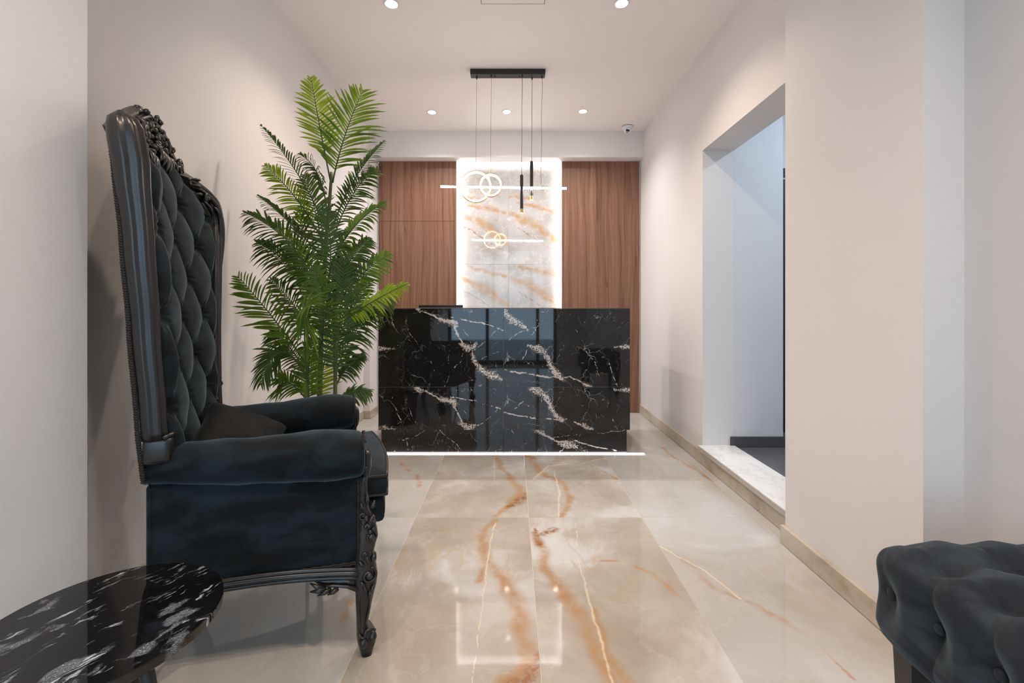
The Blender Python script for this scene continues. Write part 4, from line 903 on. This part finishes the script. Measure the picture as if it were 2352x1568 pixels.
# ================================================================== palm
YPm = 2.44; pb = at(735, 900, YPm)
pa = empty('palm', (pb.x, YPm, 0), 0, 'tall artificial areca palm with several stems behind the armchair', 'palm plant')
PW = .86
obj('pot', lathe(N(), [(0, .001), (.105, .001), (.115, .02), (.135, .24), (.145, .27), (.145, .285), (.132, .285), (.128, .25), (0, .25)], 36), M_POT, pa, True, autos=.7)
obj('soil', lathe(N(), [(0, .252), (.126, .252), (.126, .258), (.05, .268), (0, .27)], 24), M_SOIL, pa, True)
def leaf_mat(name, c1, c2, tr):
    t = NT(name); P = t.ocoord(); a = t.noise(P, 9, 3); b = t.noise(t.scale(P, (1, 1, 1)), 120, 2)
    col = t.mix(t.mrange(a, .3, .7), c1, c2); t.set(color=col, rough=.42, spec=.35)
    tl = t.new('ShaderNodeBsdfTranslucent'); t.link(t.mix(.5, col, tr), tl.inputs[0]); ms = t.new('ShaderNodeMixShader'); ms.inputs[0].default_value = .38
    t.link(t.b.outputs[0], ms.inputs[1]); t.link(tl.outputs[0], ms.inputs[2]); t.link(ms.outputs[0], t.out.inputs[0]); return t.m
M_LF = [leaf_mat('leaf_deep', (.036, .070, .018), (.058, .110, .018), (.14, .24, .02)), leaf_mat('leaf_mid', (.065, .135, .018), (.11, .20, .020), (.26, .38, .02)), leaf_mat('leaf_lime', (.16, .28, .015), (.26, .36, .018), (.38, .46, .02))]
M_RIB = plain('leaf_rib', (.05, .085, .018), .5); M_STEM = plain('palm_stem', (.085, .115, .030), .5, 0, .35, 25)
def rel(p): return Vector((p.x - pb.x, p.y - YPm, p.z))
random.seed(21)
def frond(base, ctrl, tip, width, face, mat, droop=.10, n=24, ang=.62, t0=.16, yb=0., yc=0., yt=0., lw=.0062):
    """base/ctrl/tip in photo pixels, yb/yc/yt depth offsets (m) from the stem; face = direction the blade looks"""
    A, C, B = rel(at(*base, YPm + yb)), rel(at(*ctrl, YPm + yc)), rel(at(*tip, YPm + yt))
    pts = bez(A, C, B, 24); L = sum((q - p).length for p, q in zip(pts, pts[1:]))
    nrm = Vector(face).normalized(); bm = N(); nl = int(n * 1.15)
    for side_ in (1, -1):
        for i in range(nl):
            t = t0 + (1 - t0) * (i + .5 * (side_ > 0) * .6) / nl; t = min(t, .995); k = t * 24; k0 = min(int(k), 23)
            p = pts[k0] + (pts[k0 + 1] - pts[k0]) * (k - k0); tan = (pts[k0 + 1] - pts[k0]).normalized()
            sd = tan.cross(nrm).normalized() * side_
            prof = math.sin(PI * (.16 + .80 * ((t - t0) / (1 - t0)) ** .85)) ** .75
            ln = width * PW * prof * random.uniform(.78, 1.12) * (1 if t < .93 else .8)
            fwd = ang + .75 * ((t - t0) / (1 - t0)) ** 2
            d = (sd + tan * (fwd + random.uniform(-.16, .16)) + nrm * (.22 + random.uniform(-.22, .22))).normalized(); dr = (droop + .06) * random.uniform(.4, 1.8)
            q0 = p.copy(); prev = None; wd = lw * (1 if t < .9 else .8)
            acr = d.cross(nrm).normalized()
            for sgi in range(6):
                f = sgi / 5; c = p + d * ln * f + Vector((0, 0, -1)) * dr * ln * f * f - nrm * (.18 * ln * f * f)
                hw = wd * (math.sin(PI * min(1, .10 + .90 * f)) ** .6 if f < .99 else .03)
                row = [bm.verts.new(c - acr * hw), bm.verts.new(c - nrm * hw * .45), bm.verts.new(c + acr * hw)]
                if prev:
                    bm.faces.new((prev[0], prev[1], row[1], row[0])); bm.faces.new((prev[1], prev[2], row[2], row[1]))
                prev = row
    o = obj('frond', bm, M_LF[mat], pa, True)
    obj('midrib', tube(N(), pts, [.0048 - .0036 * i / 24 for i in range(25)], 6), M_RIB, o, True)
FCAM = (.15, -1, .25); FUP = (0, -.35, 1); FL = (-.6, -.6, .5); FRt = (.6, -.7, .4)
# stems
for u0, u1, v1, dy, r in ((735, 762, 395, 0, .016), (706, 715, 640, .05, .012), (770, 778, 560, -.04, .012)):
    a = rel(at(u0, 900, YPm + dy)); a.z = .26; b = rel(at(u0, 880, YPm + dy)); c = rel(at(u1, v1, YPm + dy)); mdl = (b + c) / 2 + Vector((-.01, 0, 0))
    pts = crom([a, b, mdl, c], 14); rr = [r * (1 - .5 * i / (len(pts) - 1)) * (1.10 if i % 6 == 0 else 1) for i in range(len(pts))]
    obj('stem', tube(N(), pts, rr, 10), M_STEM, pa, True)
FR = [  # base, ctrl, tip, width, face, mat, droop, n, ang, t0, yb, yc, yt
 ((760, 420), (735, 300), (714, 176), .170, (.35, -1, .1), 2, .03, 22, .55, .30, 0, -.02, -.05),
 ((764, 420), (785, 310), (835, 205), .270, (-.1, -1, .15), 1, .03, 26, .50, .14, 0, -.04, -.06),
 ((755, 540), (700, 400), (597, 285), .130, (-.3, -.5, 1), 0, .10, 26, .95, .22, .02, -.04, -.12),
 ((765, 520), (805, 400), (885, 322), .120, (.35, -.55, .8), 0, .12, 24, .85, .20, .02, .05, .05),
 ((752, 500), (745, 380), (684, 352), .120, (-.5, -.6, .6), 0, .35, 20, .6, .25, -.05, -.12, -.16),
 ((745, 560), (690, 450), (607, 378), .150, (-.25, -.9, .5), 2, .10, 26, .7, .22, .04, .0, -.06),
 ((740, 590), (660, 500), (592, 448), .120, (-.2, -.6, .9), 0, .18, 22, .7, .25, .05, -.03, -.12),
 ((738, 640), (660, 530), (560, 487), .170, (-.1, -.8, .7), 0, .22, 28, .6, .20, -.03, -.12, -.24),
 ((735, 680), (660, 590), (588, 556), .160, (-.1, -.85, .5), 0, .25, 24, .6, .22, .02, -.05, -.14),
 ((748, 640), (735, 500), (700, 400), .180, (.1, -1, .2), 0, .05, 26, .55, .16, .04, .06, .08),
 ((745, 700), (690, 600), (690, 470), .190, (-.5, -.9, .1), 0, .08, 26, .55, .16, .02, .02, .02),
 ((760, 610), (800, 510), (888, 462), .130, (.2, -.7, .7), 1, .18, 26, .7, .20, -.02, -.05, -.06),
 ((762, 560), (800, 430), (868, 385), .150, (.25, -.85, .5), 0, .22, 26, .6, .20, .04, .08, .10),
 ((765, 720), (810, 630), (898, 582), .150, (.25, -.95, .3), 1, .10, 26, .55, .18, 0, .02, .04),
 ((770, 750), (850, 690), (938, 650), .140, (.1, -.75, .75), 2, .16, 26, .6, .22, -.05, -.10, -.12),
 ((770, 740), (840, 690), (905, 690), .150, (.1, -.8, .6), 0, .30, 24, .5, .2, .05, .07, .08),
 ((712, 850), (650, 750), (545, 632), .210, (-.25, -1, .2), 1, .02, 24, .45, .30, -.08, -.18, -.32),
 ((705, 860), (690, 690), (715, 700), .230, (0, -.8, .7), 1, .30, 22, .4, .40, -.10, -.22, -.34),
 ((705, 870), (640, 740), (598, 885), .180, (-.35, -.9, .35), 0, .18, 24, .6, .30, -.06, -.18, -.26),
 ((772, 870), (778, 740), (792, 590), .200, (.15, -1, .15), 0, .06, 32, .5, .10, -.06, -.10, -.10),
 ((770, 860), (800, 760), (870, 700), .160, (.2, -.8, .6), 0, .35, 24, .5, .2, 0, .02, .02),
 ((770, 890), (795, 830), (838, 815), .110, (.2, -.6, .7), 0, .30, 20, .6, .2, 0, 0, 0),
 ((772, 930), (800, 890), (852, 900), .120, (.1, -.6, .8), 0, .30, 20, .6, .2, .04, .06, .08),
 ((735, 930), (735, 840), (770, 740), .170, (-.1, -1, .1), 2, .04, 26, .5, .12, .12, .14, .16),
 ((712, 930), (700, 850), (722, 770), .140, (-.1, -1, .2), 1, .08, 24, .5, .12, -.02, -.05, -.06),
 ((740, 760), (755, 660), (800, 560), .170, (.2, -1, .2), 1, .10, 26, .5, .15, .02, .04, .05),
 ((735, 740), (715, 640), (660, 560), .170, (-.3, -1, .2), 0, .12, 26, .5, .15, .05, .07, .08),
 ((725, 800), (690, 700), (620, 640), .170, (-.2, -.9, .4), 0, .15, 24, .55, .18, .04, .0, -.06),
 ((765, 800), (800, 720), (850, 640), .150, (.2, -.9, .4), 0, .15, 24, .55, .18, .06, .10, .14),
 ((752, 660), (770, 560), (745, 470), .150, (.3, -1, .2), 0, .15, 24, .5, .16, -.05, -.08, -.1),
 ((745, 720), (720, 620), (640, 520), .160, (-.2, -1, .5), 1, .22, 26, .55, .2, -.06, -.10, -.18),
 ((758, 690), (790, 600), (850, 545), .150, (.3, -1, .5), 0, .22, 26, .55, .2, -.06, -.06, -.02),
 ((735, 800), (760, 700), (720, 610), .170, (.2, -1, .3), 1, .22, 26, .5, .16, -.08, -.12, -.14),
 ((712, 880), (670, 780), (620, 760), .160, (-.2, -.9, .5), 0, .3, 24, .5, .2, .03, .0, -.05),
 ((706, 920), (660, 860), (640, 880), .150, (-.3, -.8, .5), 1, .20, 20, .5, .2, -.02, -.05, -.1)]
for b_, c_, t_, wd_, fc, mt, dr, n_, an, t0, yb, yc_, yt in FR: frond(b_, c_, t_, wd_, fc, mt, dr, n_, an, t0, yb, yc_, yt)
